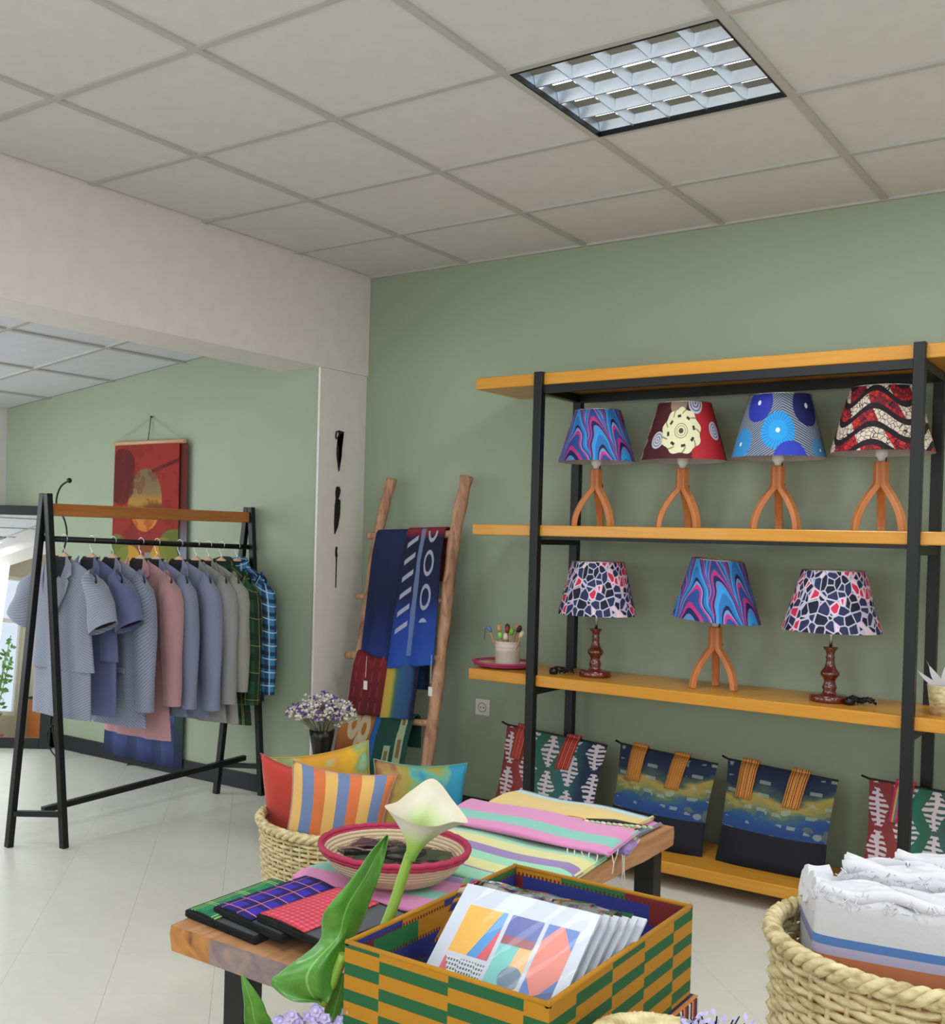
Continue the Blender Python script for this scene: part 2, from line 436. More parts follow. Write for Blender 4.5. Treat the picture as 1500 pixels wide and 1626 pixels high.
# ceiling lights
mat('louvre', '#dfeafa', rough=.25, metal=.5)
mat('light_housing', '#c9d6e4', rough=.3, metal=.6)
mat('louvre_blade', '#eef3fb', rough=.22, metal=.7)
mat('tube', '#ffffff', emit=('#eaf3ff', 9))
def make_light(loc, label, detail=True):
    L = thing('ceiling_light', (0, 0, 0), label, 'ceiling light', 'recessed ceiling lights')
    w = .288
    MB().box(-w, w, -w, w, .085, .09).box(-w, -w+.003, -w, w, 0, .085).box(w-.003, w, -w, w, 0, .085).box(-w, w, -w, -w+.003, 0, .085).box(-w, w, w-.003, w, 0, .085).build('housing', 'light_housing', L)
    MB().box(-w, w, -w, -w+.005, -.012, .004).box(-w, w, w-.005, w, -.012, .004).box(-w, -w+.005, -w, w, -.012, .004).box(w-.005, w, -w, w, -.012, .004).build('frame', 'black_metal', L)
    for k in range(4):
        y = -w+2*w*(k+.5)/4
        MB().sweep([(-w+.02, y, .034), (w-.02, y, .034)], .006, 10).build('tube', 'tube', L)
        # parabolic reflector trough
        if detail:
            MB().grid(lambda u, v: (-w+.004+(2*w-.008)*u, y+(v-.5)*.138, .079-.079*abs(2*v-1)**2.2), 1, 14, smooth=True).build('reflector', 'louvre', L)
    for k in range(1, 5):
        x = -w+2*w*k/5
        lb = MB()
        for q in range(4):
            y = -w+2*w*(q+.5)/4
            for sg in (-1, 1):
                lb.quad((x+sg*.0015, y-.07, -.002), (x+sg*.0015, y+.07, -.002), (x+sg*.010, y+.05, .034), (x+sg*.010, y-.05, .034))
        lb.build('louvre_blade', 'louvre_blade', L)
    L.location = loc
    return L
mains = {}
lab = {(3, 6): 'recessed louvred light directly behind the one in view, over the plank table', (6, 4): 'recessed louvred light out of view above the right end of the shelves', (6, 8): 'recessed louvred light nearest the right shop window', (6, 1): 'recessed louvred light out of view closest to the back wall at right', (3, 9): 'recessed louvred light nearest the front wall between the windows', (8, 3): 'recessed louvred light closest to the right hand wall'}; lab.update({(3, 2): 'square recessed louvred light in the tiled ceiling, lit bluish white'})
first_l = None
for (a, c) in sorted(LIGHTS):
    loc = ((gx[a]+gx[a+1])/2, (gy[c]+gy[c+1])/2, 2.6)
    if first_l is None: first_l = make_light(loc, lab[(a, c)]); o = first_l
    else: o = dup(first_l, loc, lab.get((a, c), 'recessed louvred light in the ceiling outside the view'))
    if (a, c) == (3, 2): o['label'] = lab[(3, 2)]
    al = area('panel_light', (loc[0], loc[1], 2.585), (loc[0], loc[1], 0), .56, .56, PANEL_W, (.93, .97, 1)); al.parent = None
for (a, c) in BAY_L:
    x, y = (bx[a]+bx[a+1])/2, (by[c]+by[c+1])/2
    o = dup(first_l, (x, y, slope(x)), {(4, 2): 'louvred light at the left edge of the picture in the sloping bay ceiling', (1, 9): 'louvred light in the bay ceiling nearest the window, seen only in the mirror', (2, 5): 'louvred light out of view in the middle of the bay ceiling'}[(a, c)])
    o.scale = (.98, .98, 1) if a < 4 else (.7, .98, 1)
    o.rotation_euler = (0, -math.atan(.11), 0)
    area('panel_light', (x, y, slope(x)-.03), (x, y, 0), .5, .5, 14, (.90, .96, 1))
# ================================================================== SHELVING UNIT
BOARDS = {'low': (.060, .105), 'mid': (.705, .750), 'high': (1.315, 1.360), 'top': (1.927, 1.975)}
sh = thing('shelving_unit', (1.9, -.28, 0), 'black metal shelving unit with four thick honey-coloured wooden boards against the green wall', 'shelf')
for k, (z0, z1) in BOARDS.items():
    y0 = -.452
    MB().box(.912, 2.90, y0, -.072, z0, z1).build('shelf_board', 'shelf_wood', sh, bevel=.004)
for x in (1.213, 2.596):
    MB().box(x-.018, x+.018, -.474, -.438, 0, 1.979).build('upright', 'black_metal', sh, bevel=.002)
    MB().box(x-.018, x+.018, -.116, -.080, 0, 1.925).build('upright', 'black_metal', sh, bevel=.002)
    for z in (1.925, 1.313, .703, .058):
        MB().box(x-.016, x+.016, -.438, -.116, z-.032, z).build('cross_bar', 'black_metal', sh)
for z in (1.925,):
    MB().box(1.231, 2.578, -.125, -.095, z-.034, z).build('top_rail', 'black_metal', sh)
    MB().box(1.231, 2.578, -.458, -.430, z-.030, z).build('top_rail', 'black_metal', sh)
MB().box(1.231, 2.578, -.455, -.43, 1.302, 1.315).build('top_rail', 'black_metal', sh)

# ------------------------------------------------------------------ lamp shade prints
def sh_swirl(t):
    u, v = t.uv(); n = t.noise(t.vec(u*4, v*1.1), 1.1, 1); a = u*8.4+v*.5+(n-.5)*1.5
    arch = ((a.frac()-.5).abs()*2); arch = arch*arch
    q = (v*1.0+arch*.75+a.floor()*.41+(n-.5)*.25)*1.05
    return t.ramp(q.frac(), [(0, '#2b6fb4'), (.2, '#2f93d8'), (.34, '#5a7db8'), (.42, '#141c52'), (.52, '#b32f7c'), (.62, '#25478c'), (.8, '#c02f80'), (.87, '#6f8cc4'), (.93, '#111741')])
def sh_rosette(t):
    u, v = t.uv(); n = t.noise(t.vec(u*30, v*8), 1, 2)
    base = t.ramp(u*1.0+(n-.5)*.06, [(0, '#a8242c'), (.2, '#8c7468'), (.3, '#431019'), (.44, '#4c131c'), (.535, '#a8202a'), (.7, '#5c1a20')])
    base = t.mix(base, '#8f7a6b', (t.disc(u, v, .47, .98, .22, 4.6) < 1.0))
    base = t.mix(base, '#bdbcc9', (t.disc(u, v, .385, .33, .15, 4.6) < 1.0))
    base = t.mix(base, '#4a5270', (((t.disc(u, v, .385, .33, .15, 4.6)*3).frac() < .3)*(t.disc(u, v, .385, .33, .15, 4.6) < 1.0)))
    for cu, cv, r in ((.565, .97, .19), (.66, .5, .16), (.15, .4, .2), (.25, .7, .18), (.85, .5, .25)):
        d = t.disc(u, v, cu, cv, r, 4.6)
        base = t.mix(base, '#c2c3d0', d < 1.0); base = t.mix(base, '#565c80', (d < 1.0)*((d*3).frac() < .35))
    ang = (v-.48).atan2((u-.49)*4.6)
    d = t.disc(u, v, .49, .48, .40, 4.6); pet = (ang*9).sin()*.05+1.0
    base = t.mix(base, '#d8d6ae', d < pet)
    ring = (d > .60)*(d < .72)*((ang*8).sin() > .35); base = t.mix(base, '#2e2a26', ring)
    base = t.mix(base, '#4c4638', (d < .12)); base = t.mix(base, '#7d7a5c', (d > .3)*(d < .335)); base = t.mix(base, '#7d7a5c', (d > .2)*(d < .23))
    base = t.mix(base, '#8a8764', (d < pet)*(d > .74)*((ang*9+d*9).sin() > .9))
    return base
def sh_discs(t):
    u, v = t.uv()
    fx = (u*7).sin()*.09+v; w = ((fx*(1.0)+((u-.5)*4.6).abs()*.55)*150).sin()
    base = t.ramp((w+1)*.5, [(0, '#39415a'), (.5, '#8c97a6')])
    for cu, cv, r, c1 in ((.485, .40, .30, '#2497dc'), (.39, .85, .31, '#24309c'), (.62, .80, .33, '#161a58'), (.53, -.03, .26, '#2b3ab0'), (.33, .2, .26, '#2f86c4'), (.66, .1, .2, '#3f7fae'), (.1, .5, .3, '#24309c'), (.85, .5, .3, '#2497dc')):
        d = t.disc(u, v, cu, cv, r, 4.6); ang = (v-cv).atan2((u-cu)*4.6)
        base = t.mix(base, c1, d < 1.0)
        if c1 == '#2497dc': base = t.mix(base, '#1d7fc4', (d > .55)*(d < 1.0)*((ang*30+d*6).sin() > .3))
        base = t.mix(base, '#cfe2ee', d < .13)
    return base
def sh_snake(t):
    u, v = t.uv(); a = (u*4.6*5.4).sin()*.13; q = (v+a)*3.6
    d = t.vor(t.vec(u*4.6, v), 14, 'DISTANCE_TO_EDGE')
    f, cell = t.vor(t.vec(u*4.6, v), 14)
    ph = (q).frac(); alt = ((q+((u*4.6*2.6).sin()*.5+.5).floor()).floor()*.5+(u*4.6*2.1+v*1.2).floor()*.5).frac() < .25
    band = (ph > .14)*(ph < .8)
    sc = t.mix(t.ramp(cell, [(0, '#7c1420'), (.5, '#a81c22'), (.8, '#c02722')]), '#cfc0ae', alt)
    sc = t.mix('#241014', sc, d > .05)
    return t.mix('#1c0d14', sc, band)
def sh_pebble(t):
    u, v = t.uv(); vec = t.vec(u*4.6+.2, v*.95); d = t.vor(vec, 6.8, 'DISTANCE_TO_EDGE', 1.0); f, cell = t.vor(vec, 6.8, 'F1', 1.0)
    c = t.ramp(cell, [(0, '#14152c'), (.35, '#252b50'), (.70, '#c82a4c'), (.97, '#6a2340')])
    edge = t.mix('#b9b4c8', '#e0c0d2', (cell > .70))
    return t.mix(edge, c, d > (cell*.0+.065+(cell > .7)*.035))
for nme, fn in (('swirl', sh_swirl), ('rosette', sh_rosette), ('discs', sh_discs), ('snake', sh_snake), ('pebble', sh_pebble)):
    mat('shade_'+nme, rough=.75, fn=fn)
mat('shade_lining', '#b9b0b0', rough=.8)

def shade(par, zc, rb, rt, h, m, tilt=(0, 0)):
    A0 = radians(110)
    def tl(p): x, y, z = p; return (x+tilt[0]*(z-zc), y, z+tilt[1]*x)
    fn = lambda r0, r1: (lambda u, v: tl(((r0+(r1-r0)*v)*cos(A0+2*pi*u), (r0+(r1-r0)*v)*sin(A0+2*pi*u), zc+h*v)))
    b = MB().grid(fn(rb, rt), 48, 6, cu=True)
    # uv seam fix: grid wraps the index but uv goes 0..1 continuously
    b.grid(fn(rb-.0025, rt-.0025), 48, 2, cu=True, m=1)
    b.grid(lambda u, v: tl(((rb-.0025*v)*cos(A0+2*pi*u), (rb-.0025*v)*sin(A0+2*pi*u), zc)), 48, 1, cu=True, m=1)
    b.grid(lambda u, v: tl(((rt-.0025*v)*cos(A0+2*pi*u), (rt-.0025*v)*sin(A0+2*pi*u), zc+h)), 48, 1, cu=True, m=1)
    s_ = b.build('lamp_shade', [m, 'shade_lining'], par)
    r = MB().sweep([tl((rt*cos(q*pi/12), rt*sin(q*pi/12), zc+h)) for q in range(24)], .0018, 6, closed=True)
    r.sweep([tl((-rt, 0, zc+h)), tl((rt, 0, zc+h))], .0015, 6).sweep([tl((0, -rt, zc+h)), tl((0, rt, zc+h))], .0015, 6)
    r.build('wire_frame', 'chrome', s_)
    return s_
def tripod_lamp(loc, label, m, rot, h=.222, rb=.155, rt=.092, sh_h=.222, spread=.086, tilt=(0, 0)):
    L = thing('table_lamp', (0, 0, 0), label, 'lamp', 'lamps with bent three-legged wooden bases')
    for k in range(3):
        a = rot+2*pi*k/3; ca, sa = cos(a), sin(a)
        pts = []
        for q in range(15):
            w = q/14; z = h*(1-w)
            if w < .34: rr = .0125
            else:
                e = (w-.34)/.66; rr = .0125+(spread-.0125)*(sin(e*pi/2)**.9)
            pts.append((rr*ca, rr*sa, z))
        MB().sweep(pts, 1, flat=(.0135, .010, (-sa, ca, 0))).build('leg', 'lamp_wood', L, bevel=.003)
    b = MB().lathe([(0, h-.075), (.017, h-.07), (.018, h), (0, h)], 6); b.build('neck', 'lamp_wood', L)
    MB().lathe([(.0, h), (.012, h), (.013, h+.012), (.021, h+.02), (.021, h+.052), (.014, h+.055), (.0, h+.055)], 20).build('lamp_socket', 'white_plastic', L)
    MB().lathe([(0, h+.055), (.013, h+.06), (.028, h+.09), (.03, h+.105), (.022, h+.125), (0, h+.134)], 20).build('bulb', 'white_plastic', L)
    MB().sweep([(.015*cos(rot+.9+k_), .015*sin(rot+.9+k_), z) for k_, z in ((0, h+.02), (0, h-.0), (.1, h-.03))]+[(.02, .022, h-.07), (.012, .018, h-.09)], .0022, 6).build('cable', 'black_plastic', L)
    shade(L, h+.028, rb, rt, sh_h, m, tilt)
    L.location = loc; return L
ZH, ZM = 1.3605, .7505
def onshelf(px, y, z):
    p = at(px, 800, y=y); return (p.x, y, z)
tripod_lamp(onshelf(945, -.26, ZH), 'lamp with blue and magenta swirl shade, leftmost on the upper lamp shelf', 'shade_swirl', radians(-20), h=.235, sh_h=.21)
tripod_lamp(onshelf(1082, -.26, ZH), 'lamp with maroon and red shade printed with a large cream rosette', 'shade_rosette', radians(92), h=.232, rb=.163, rt=.10)
tripod_lamp(onshelf(1233, -.26, ZH), 'lamp with grey-lined shade covered in blue discs', 'shade_discs', radians(-20), h=.235, rb=.165, rt=.108, sh_h=.23)
tripod_lamp(onshelf(1397, -.26, ZH), 'lamp with red, black and cream scaly wave shade beside the right upright', 'shade_snake', radians(-22), h=.245, rb=.168, rt=.108, sh_h=.228)
tripod_lamp(onshelf(1142, -.27, ZM), 'lamp with blue and magenta swirl shade, askew between the two turned red-brown lamps', 'shade_swirl', radians(-15), h=.235, rb=.162, rt=.095, sh_h=.228, spread=.086, tilt=(0, -.07))
PROF = [(0, 0), (.064, 0), (.066, .004), (.066, .024), (.060, .028), (.030, .029), (.024, .033), (.021, .042), (.025, .056), (.022, .066), (.018, .078), (.022, .092), (.031, .104), (.033, .111), (.030, .118), (.020, .134), (.015, .150), (.014, .170), (.016, .176), (.013, .184), (.016, .200), (.024, .211), (.0245, .216), (0, .216)]
PROF = [(r, z*.9) for r, z in PROF]
def turned_lamp(loc, label, m='shade_pebble', rz=0, rb=.157, rt=.105):
    L = thing('table_lamp', (0, 0, 0), label, 'lamp', 'lamps with turned red-brown bases')
    MB().lathe(PROF, 40).build('base', 'turned_wood', L)
    MB().sweep([(0, 0, .190), (0, 0, .30)], .0055, 12).build('pole', 'chrome', L)
    MB().lathe([(0, .275), (.018, .28), (.019, .32), (0, .325)], 16).build('lamp_socket', 'white_plastic', L)
    MB().lathe([(0, .325), (.012, .33), (.028, .36), (.03, .38), (.02, .40), (0, .405)], 16).build('bulb', 'white_plastic', L)
    shade(L, .252, rb, rt, .215, m)
    L.location = loc; L.rotation_euler = (0, 0, rz); return L
turned_lamp(onshelf(952, -.29, ZM), 'turned red-brown lamp with navy and red pebble shade beside the left upright')
turned_lamp(onshelf(1326, -.29, ZM), 'turned red-brown lamp with navy and red pebble shade, right of the askew blue lamp', rz=.0, rb=.165, rt=.105)
def cable_coil(loc, label, ext, seed):
    rnd = random.Random(seed); L = thing('power_cord', loc, label, 'cord', 'coiled lamp cords on the shelf')
    lx, ly, lz = loc; pts = []
    for q in range(70):
        a = q*.5; e = q/69
        pts.append((lx+.028*cos(a)*(1+.3*sin(q))+ext*(e-.5), ly+.02*sin(a*1.1)-.005, lz+.004+.022*abs(sin(a*.9))*(1-.3*e)+rnd.uniform(0, .006)))
    MB().sweep(pts, .0026, 6).build('cord', 'black_plastic', L)
    MB().lathe([(0, 0), (.017, .002), (.019, .014), (.013, .026), (0, .028)], 16, c=(lx-.03, ly-.03, lz)).build('plug', 'black_plastic', L)
cable_coil(tuple(V3(*onshelf(902, -.33, ZM))), 'coiled black cord and plug on the shelf behind the left upright', .05, 1)
cable_coil(tuple(V3(*onshelf(1377, -.30, ZM))), 'coiled black cord beside the foot of the right turned lamp', .05, 2)

# tray, pencil pot and carved pencils
tx, ty = onshelf(806, -.30, ZM)[:2]
t_ = thing('woven_tray', (tx, ty, ZM), 'small round woven tray with a pink rim under the white pot', 'tray')
mat('pink_rim', '#a83a62', rough=.7); mat('pot_white', '#cfc0b2', rough=.5)
MB().lathe([(0, 0), (.085, .0), (.125, .012), (.128, .016), (.12, .016), (.08, .006), (0, .005)], 40, c=(tx, ty, ZM)).build('tray_base', 'wicker', t_)
b = MB()
for q in range(3): b.sweep([(tx+(.122+.004*q)*cos(a*pi/24), ty+(.122+.004*q)*sin(a*pi/24), ZM+.012+.005*q) for a in range(48)], .005, 6, closed=True)
b.build('rim', 'pink_rim', t_)
px_ = onshelf(812, -.29, ZM)[0]; py_ = -.29; pz = ZM+.0075
p = thing('pencil_pot', (px_, py_, pz), 'white ribbed pot full of colourful carved pencils', 'pot')
MB().lathe([(0, 0), (.049, 0), (.052, .004), (.052, .062), (.055, .066), (.052, .071), (.055, .078), (.0555, .088), (.052, .092), (.055, .098), (.054, .104), (.049, .104), (.048, .012), (0, .01)], 36, c=(px_, py_, pz)).build('pot_body', 'pot_white', p)
mat('p_green', '#6fae3c', rough=.5); mat('p_lime', '#93c24e', rough=.5); mat('p_wood', '#b98d63', rough=.6); mat('p_red', '#92351f', rough=.5); mat('p_blue', '#5b7ba3', rough=.5); mat('p_dark', '#2a2622', rough=.5); mat('p_cream', '#d5c9b4', rough=.5)
specs = [(-.040, -.006, -.42, 'p_blue', .15, 'blue carved pencil leaning left with a dangling thread'), (-.022, -.02, -.12, 'p_wood', .145, 'brown carved pencil near the left of the pot'), (-.018, -.035, -.05, 'p_lime', .115, 'lime green topped pencil low at the front of the pot'), (.0, -.005, .0, 'p_red', .14, 'red topped pencil in the middle of the pot'), (.004, -.036, .05, 'p_cream', .112, 'cream carved pencil at the front of the pot'),
         (.022, -.02, .10, 'p_green', .135, 'green topped pencil right of the middle'), (.03, .0, .22, 'p_dark', .15, 'dark carved pencil behind the green one'), (.036, -.018, .38, 'p_cream', .135, 'pale curved pencil leaning right'), (-.008, .02, -.06, 'p_dark', .148, 'dark carved pencil at the back of the pot'), (.012, .022, .15, 'p_wood', .15, 'plain brown pencil at the back right of the pot')]
for dx, dy, lean, m, L_, lb in specs:
    bx_, by_, bz_ = px_+dx*.7, py_+dy*.7, pz+.013
    tp = V3(bx_+sin(lean)*L_, by_+dy*.3, bz_+cos(lean)*L_)
    q = tag(MB().build('x', m), None); bpy.data.objects.remove(q)
    P_ = thing('carved_pencil', (bx_, by_, bz_), lb, 'pencil', 'carved pencils in the white pot')
    base = V3(bx_, by_, bz_)
    MB().sweep([base, tp], .0038, 6).build('shaft', 'p_wood', P_)
    d_ = (tp-base).normalized(); c_ = tp
    MB().grid(lambda u, v: c_ + d_*(.016*cos(pi*v)) + (V3(1, 0, 0)*cos(2*pi*u)+V3(0, 1, 0)*sin(2*pi*u))*(.011*sin(pi*v)**.8), 10, 8, cu=True).build('carved_top', m, P_)
    if m == 'p_blue': MB().sweep([tp, tp+V3(-.018, 0, .004), tp+V3(-.022, 0, -.03), tp+V3(-.021, 0, -.05)], .0012, 5).build('thread', 'black_plastic', P_)
# item at the right edge of the middle shelf
c0 = at(1502, 1100, y=-.32); c0.z = ZM
p = thing('small_basket', tuple(c0), 'small grey woven pot holding pale feathers at the right edge', 'basket')
MB().lathe([(0, 0), (.045, 0), (.058, .1), (.054, .1), (.042, .006), (0, .006)], 24, c=c0).build('basket_body', 'wicker', p)
for dx, dz in ((-.1, .085), (-.06, .11), (0, .12)):
    MB().grid(lambda u, v: c0+V3(dx*v+(u-.5)*.03*sin(pi*min(1, v+.15)), -.01-.012*v, .07+dz*v), 2, 6).build('feather', 'white_cloth', p)

# ------------------------------------------------------------------ tote bags
def glyphs(t, u, v):
    """white zig-zag fish-bone columns of the printed cloth"""
    n = t.noise(t.vec(u*6, v*6), 1, 2); uu = u+(n-.5)*.08+v*.05
    c = (uu*4.6).frac()-.5; colr = (uu*4.6).floor()
    env = (((v*2.6+colr*.43).frac()-.5).abs()*2); env = .08+env*.34
    rib = ((v*21+(n*1.5)).frac() < .55)
    m = ((c.abs() < env)*rib).maxi(c.abs() < .07)
    hole = (((v*2.6+colr*.43).frac()-.5).abs() < .06)*(c.abs() < .10)
    return m*(1.0-hole)
def tote_red(t):
    u, v = t.uv(); n = t.noise(t.vec(u*5, v*5), 1, 3); uu = u+(n-.5)*.12
    base = t.ramp(uu, [(0, '#7a2e33'), (.27, '#8a3a38'), (.33, '#1f6a58'), (.5, '#39594c'), (.72, '#2c5f66'), (.85, '#1b2c44')], False)
    base = t.mix(base, '#c9bdc6', glyphs(t, u, v))
    return t.mix(base, '#9c5a2f', v < .17)
def tote_navy(t):
    u, v = t.uv(); n = t.noise(t.vec(u*2.2, v*4.5), 1.0, 3); n2 = t.noise(t.vec(u*5+7, v*5), 1.2, 2); q = v+(n-.5)*.42-(u-.5)*.10
    base = t.ramp(q, [(.38, '#1d3c72'), (.50, '#23497e'), (.56, '#3f5f5e'), (.63, '#8a8346'), (.70, '#a08a48'), (.75, '#40564c'), (.82, '#1b2a44'), (.95, '#16233f')], False)
    base = t.mix(base, '#5d6b45', (n2 > .58)*(v < .62)*.6)
    f, cell = t.vor(t.vec(u*6.5+n2*1.0, v*8), 1.0)
    w = ((u*6.5).frac()-.5).abs(); bar = (((v*8+cell).frac()-.5).abs() < .14)*(w < .34)*(cell > .62)
    ring = (f > .20)*(f < .36)*(cell > .40)*(cell < .62)
    base = t.mix(base, '#93a096', (bar+ring).mini(.6))
    return t.mix(base, '#0d0e1b', v < .36)
mat('tote_red', rough=.8, fn=tote_red); mat('tote_navy', rough=.8, fn=tote_navy)
mat('strap_orange', rough=.8, fn=strp([(0, '#b5762f'), (.35, '#7a3a1c'), (.5, '#c58a3a'), (.85, '#8a4420')], 0, 1/6))
mat('strap_red', rough=.8, fn=strp([(0, '#b3453c'), (.3, '#7d1a22'), (.5, '#c4634c'), (.8, '#8f2028')], 0, 1/3))
mat('strap_mix', rough=.8, fn=strp([(0, '#c08a3c'), (.25, '#8c3a22'), (.4, '#c79a48'), (.6, '#6e1626'), (.75, '#c07a3a')], 0, 1/3))
mat('strap_pink', rough=.8, fn=strp([(0, '#c43a6a'), (.3, '#d3a24a'), (.5, '#3f7d8c'), (.7, '#c4304e')], 0, 1/2))
def tote(x0, x1, zt0, zt1, m, sm, label, yb=-.30, yt=-.17, zb=.1055, sag=.0, bot=(0, 0), strap_u=((.12, .24), (.62, .75))):
    """bag standing on the lowest board, leaning back; zt0/zt1 top heights at its left and right"""
    T_ = thing('tote_bag', ((x0+x1)/2, yb, zb), label, 'bag', 'printed tote bags on the bottom shelf')
    def P(u, v, side):
        zt = zt0+(zt1-zt0)*u; w = 1-.05*sin(pi*v)
        x = (x0+x1)/2+(x1-x0)/2*(2*u-1)*(w+.03*v)+bot[0]*(1-v)
        y = yb+(yt-yb)*v; z = zb+(zt-zb)*v
        bul = (1-abs(2*u-1)**3)*(.034*max(0,1-v)**.35*(min(1, v*9+.35))+.006) + .0035*sin(9*u+5*v)*(1-v)*(v > 0)
        return V3(x, y+(-bul if side < 0 else bul*.7), z+(-sag*sin(pi*u)*v*(v > .8)))
    n = 18
    b = MB().grid(lambda u, v: P(u, v, -1), n, n).grid(lambda u, v: P(1-u, v, 1), n, n, uvfn=lambda u, v: (1-u, v))
    b.grid(lambda u, v: P(0, v, 1)*(1-u)+P(0, v, -1)*u, 1, n).grid(lambda u, v: P(1, v, -1)*(1-u)+P(1, v, 1)*u, 1, n)
    b.grid(lambda u, v: P(u, 0, -1)*(1-v)+P(u, 0, 1)*v, n, 1, uvfn=lambda u, v: (u, 0))
    b.build('bag_body', m, T_)
    MB().sweep([P(-.06, 1.01, -1)+V3(0, .005, .004)]+[P(u/10, 1.0, -1)*.5+P(u/10, 1.0, 1)*.5+V3(0, 0, .002) for u in range(11)], .0045, 6).build('zip', 'black_plastic', T_)
    for (ua, ub) in strap_u:
        sb = MB()
        for side in (-1, 1):
            sb.grid(lambda u, v: P(ua+(ub-ua)*u-(.035*(1-v) if side < 0 else 0), 1.0-.34*(1-v), side)+V3(0, side*.0045, .006*v), 3, 6)
        sb.grid(lambda u, v: (P(ua+(ub-ua)*u, 1.0, -1)+V3(0, -.0045, .006))*(1-v)+(P(ua+(ub-ua)*u, 1.0, 1)+V3(0, .0045, .006))*v+V3(0, 0, .012*sin(pi*v)), 3, 5)
        so = sb.build('strap', sm, T_); md = so.modifiers.new('s', 'SOLIDIFY'); md.thickness = .003; md.offset = 0
tote(.955, 1.415, .478, .450, 'tote_red', 'strap_red', 'tote bag printed red and green with white fish-bone marks behind the left upright')
tote(1.485, 1.875, .468, .440, 'tote_navy', 'strap_orange', 'navy and ochre batik tote bag with plain orange straps, half hidden by the towel table', strap_u=((.14, .30), (.58, .73)))
tote(1.925, 2.315, .468, .445, 'tote_navy', 'strap_mix', 'navy and ochre batik tote bag with striped straps, standing clear on the bottom shelf', strap_u=((.14, .30), (.60, .76)))
tote(2.43, 2.86, .470, .455, 'tote_red', 'strap_pink', 'tote bag printed red and green behind the right upright and the towels', strap_u=((.2, .34), (.62, .76)))

# wall socket
p0, p1 = at(756, 1110, y=0), at(778, 1136, y=0); cx_, cz_ = (p0.x+p1.x)/2, (p0.z+p1.z)/2
s_ = thing('wall_socket', (cx_, 0, cz_), 'white square power socket on the green wall under the shelf end', 'socket')
MB().box(cx_-.038, cx_+.038, -.009, 0, cz_-.038, cz_+.038).build('plate', 'white_plastic', s_, bevel=.003)
b = MB()
for k in range(24):
    a, c = 2*pi*k/24, 2*pi*(k+1)/24
mat('socket_grey', '#9a9792', rough=.5)
MB().sweep([(cx_+.021*cos(2*pi*k/24), -.0095, cz_+.021*sin(2*pi*k/24)) for k in range(24)], .0022, 6, closed=True).build('socket_ring', 'socket_grey', s_)
MB().box(cx_-.011, cx_-.006, -.0105, -.009, cz_-.003, cz_+.003).box(cx_+.006, cx_+.011, -.0105, -.009, cz_-.003, cz_+.003).build('socket_hole', 'black_plastic', s_)

# carved hair picks on the pier (x = 0 face)
mat('ebony', '#120c10', rough=.4)
def pick(label, outline, zc, yc, th=.008):
    T_ = thing('carved_pick', (0, yc, zc), label, 'carving', 'dark carved picks on the white pier')
    b = MB(); n = len(outline); i = 0
    for x in (.0, th): b.v += [V3(x, yc+a, zc+c) for a, c in outline]
    b.face(tuple(range(n)), ((0, 0),)*n); b.face(tuple(n+k for k in reversed(range(n))), ((0, 0),)*n)
    for k in range(n): k2 = (k+1) % n; b.face((k, n+k, n+k2, k2), ((0, 0),)*4)
    b.build('blade', 'ebony', T_, bevel=.001); return T_
# y axis grows to the right in the photograph on this face
t1 = pick('carved dark pick with a hooked openwork head, topmost on the white pier', [(-.010, .07), (.022, .075), (.032, .095), (-.006, .10), (-.006, .03), (-.018, .02), (-.018, -.02), (.0, -.1), (.018, -.02), (.018, .03), (.02, .05)][::1], 1.71, -.216)
MB().sweep([(.004, -.216-.012, 1.805), (.004, -.216-.026, 1.80), (.004, -.216-.03, 1.775), (.004, -.216-.024, 1.768)], .004, 6).build('hook', 'ebony', t1)
pick('carved dark blade with a notched bird-like head, middle of the three on the pier', [(-.006, .115), (.012, .115), (.022, .095), (.014, .07), (.006, .055), (.022, .05), (.022, -.02), (.008, -.08), (-.014, -.118), (-.018, -.06), (-.016, .02), (-.010, .055), (-.014, .09)], 1.42, -.222)
pick('thin dark needle-like pick, lowest of the three on the pier', [(-.004, .102), (.005, .098), (.002, .075), (.008, .055), (.003, .05), (.002, -.10), (.0, -.102), (-.002, .045), (-.008, .06), (-.008, .085)], 1.14, -.217, .006)
# ================================================================== CLOTHES RACK
rk = thing('clothes_rack', (-.4, -1.05, 0), 'black A-frame clothes rack with a wooden top bar, standing in the side bay', 'clothes rack')
nt_, ft_ = V3(-.385, -1.655, 1.44), V3(-.412, -.40, 1.425)
feet = [(V3(-.436, -1.766, 0), V3(-.262, -1.625, 0), nt_), (V3(-.472, -.531, 0), V3(-.285, -.405, 0), ft_)]
FL = (.014, .014, (0, 1, .0))
for a, c, top in feet:
    off = V3(-.012, 0, 0)
    MB().sweep([a, top+V3(-.016, 0, 0)], 1, flat=FL).build('leg', 'black_metal', rk, bevel=.002)
    MB().sweep([c, top+V3(.010, 0, 0)], 1, flat=FL).build('leg', 'black_metal', rk, bevel=.002)
    k = .095 if top is nt_ else .10
    MB().sweep([a+(top-a)*k, c+(top-c)*k], 1, flat=(.011, .011, (0, 1, 0))).build('crossbar', 'black_metal', rk)
MB().sweep([at(75, 809, x=-.388), at(401, 822, x=-.414)], 1, flat=(.012, .026, (1, 0, 0))).build('top_bar', 'bar_wood', rk, bevel=.003)
R0, R1 = at(70, 855, x=-.39), at(401, 869, x=-.414)
MB().sweep([R0, R1], .0125, 12).build('rail', 'black_metal', rk)
MB().sweep([at(68, 1286, x=-.395), at(388, 1203, x=-.40)], 1, flat=(.012, .012, (1, 0, 0))).build('bottom_bar', 'black_metal', rk)

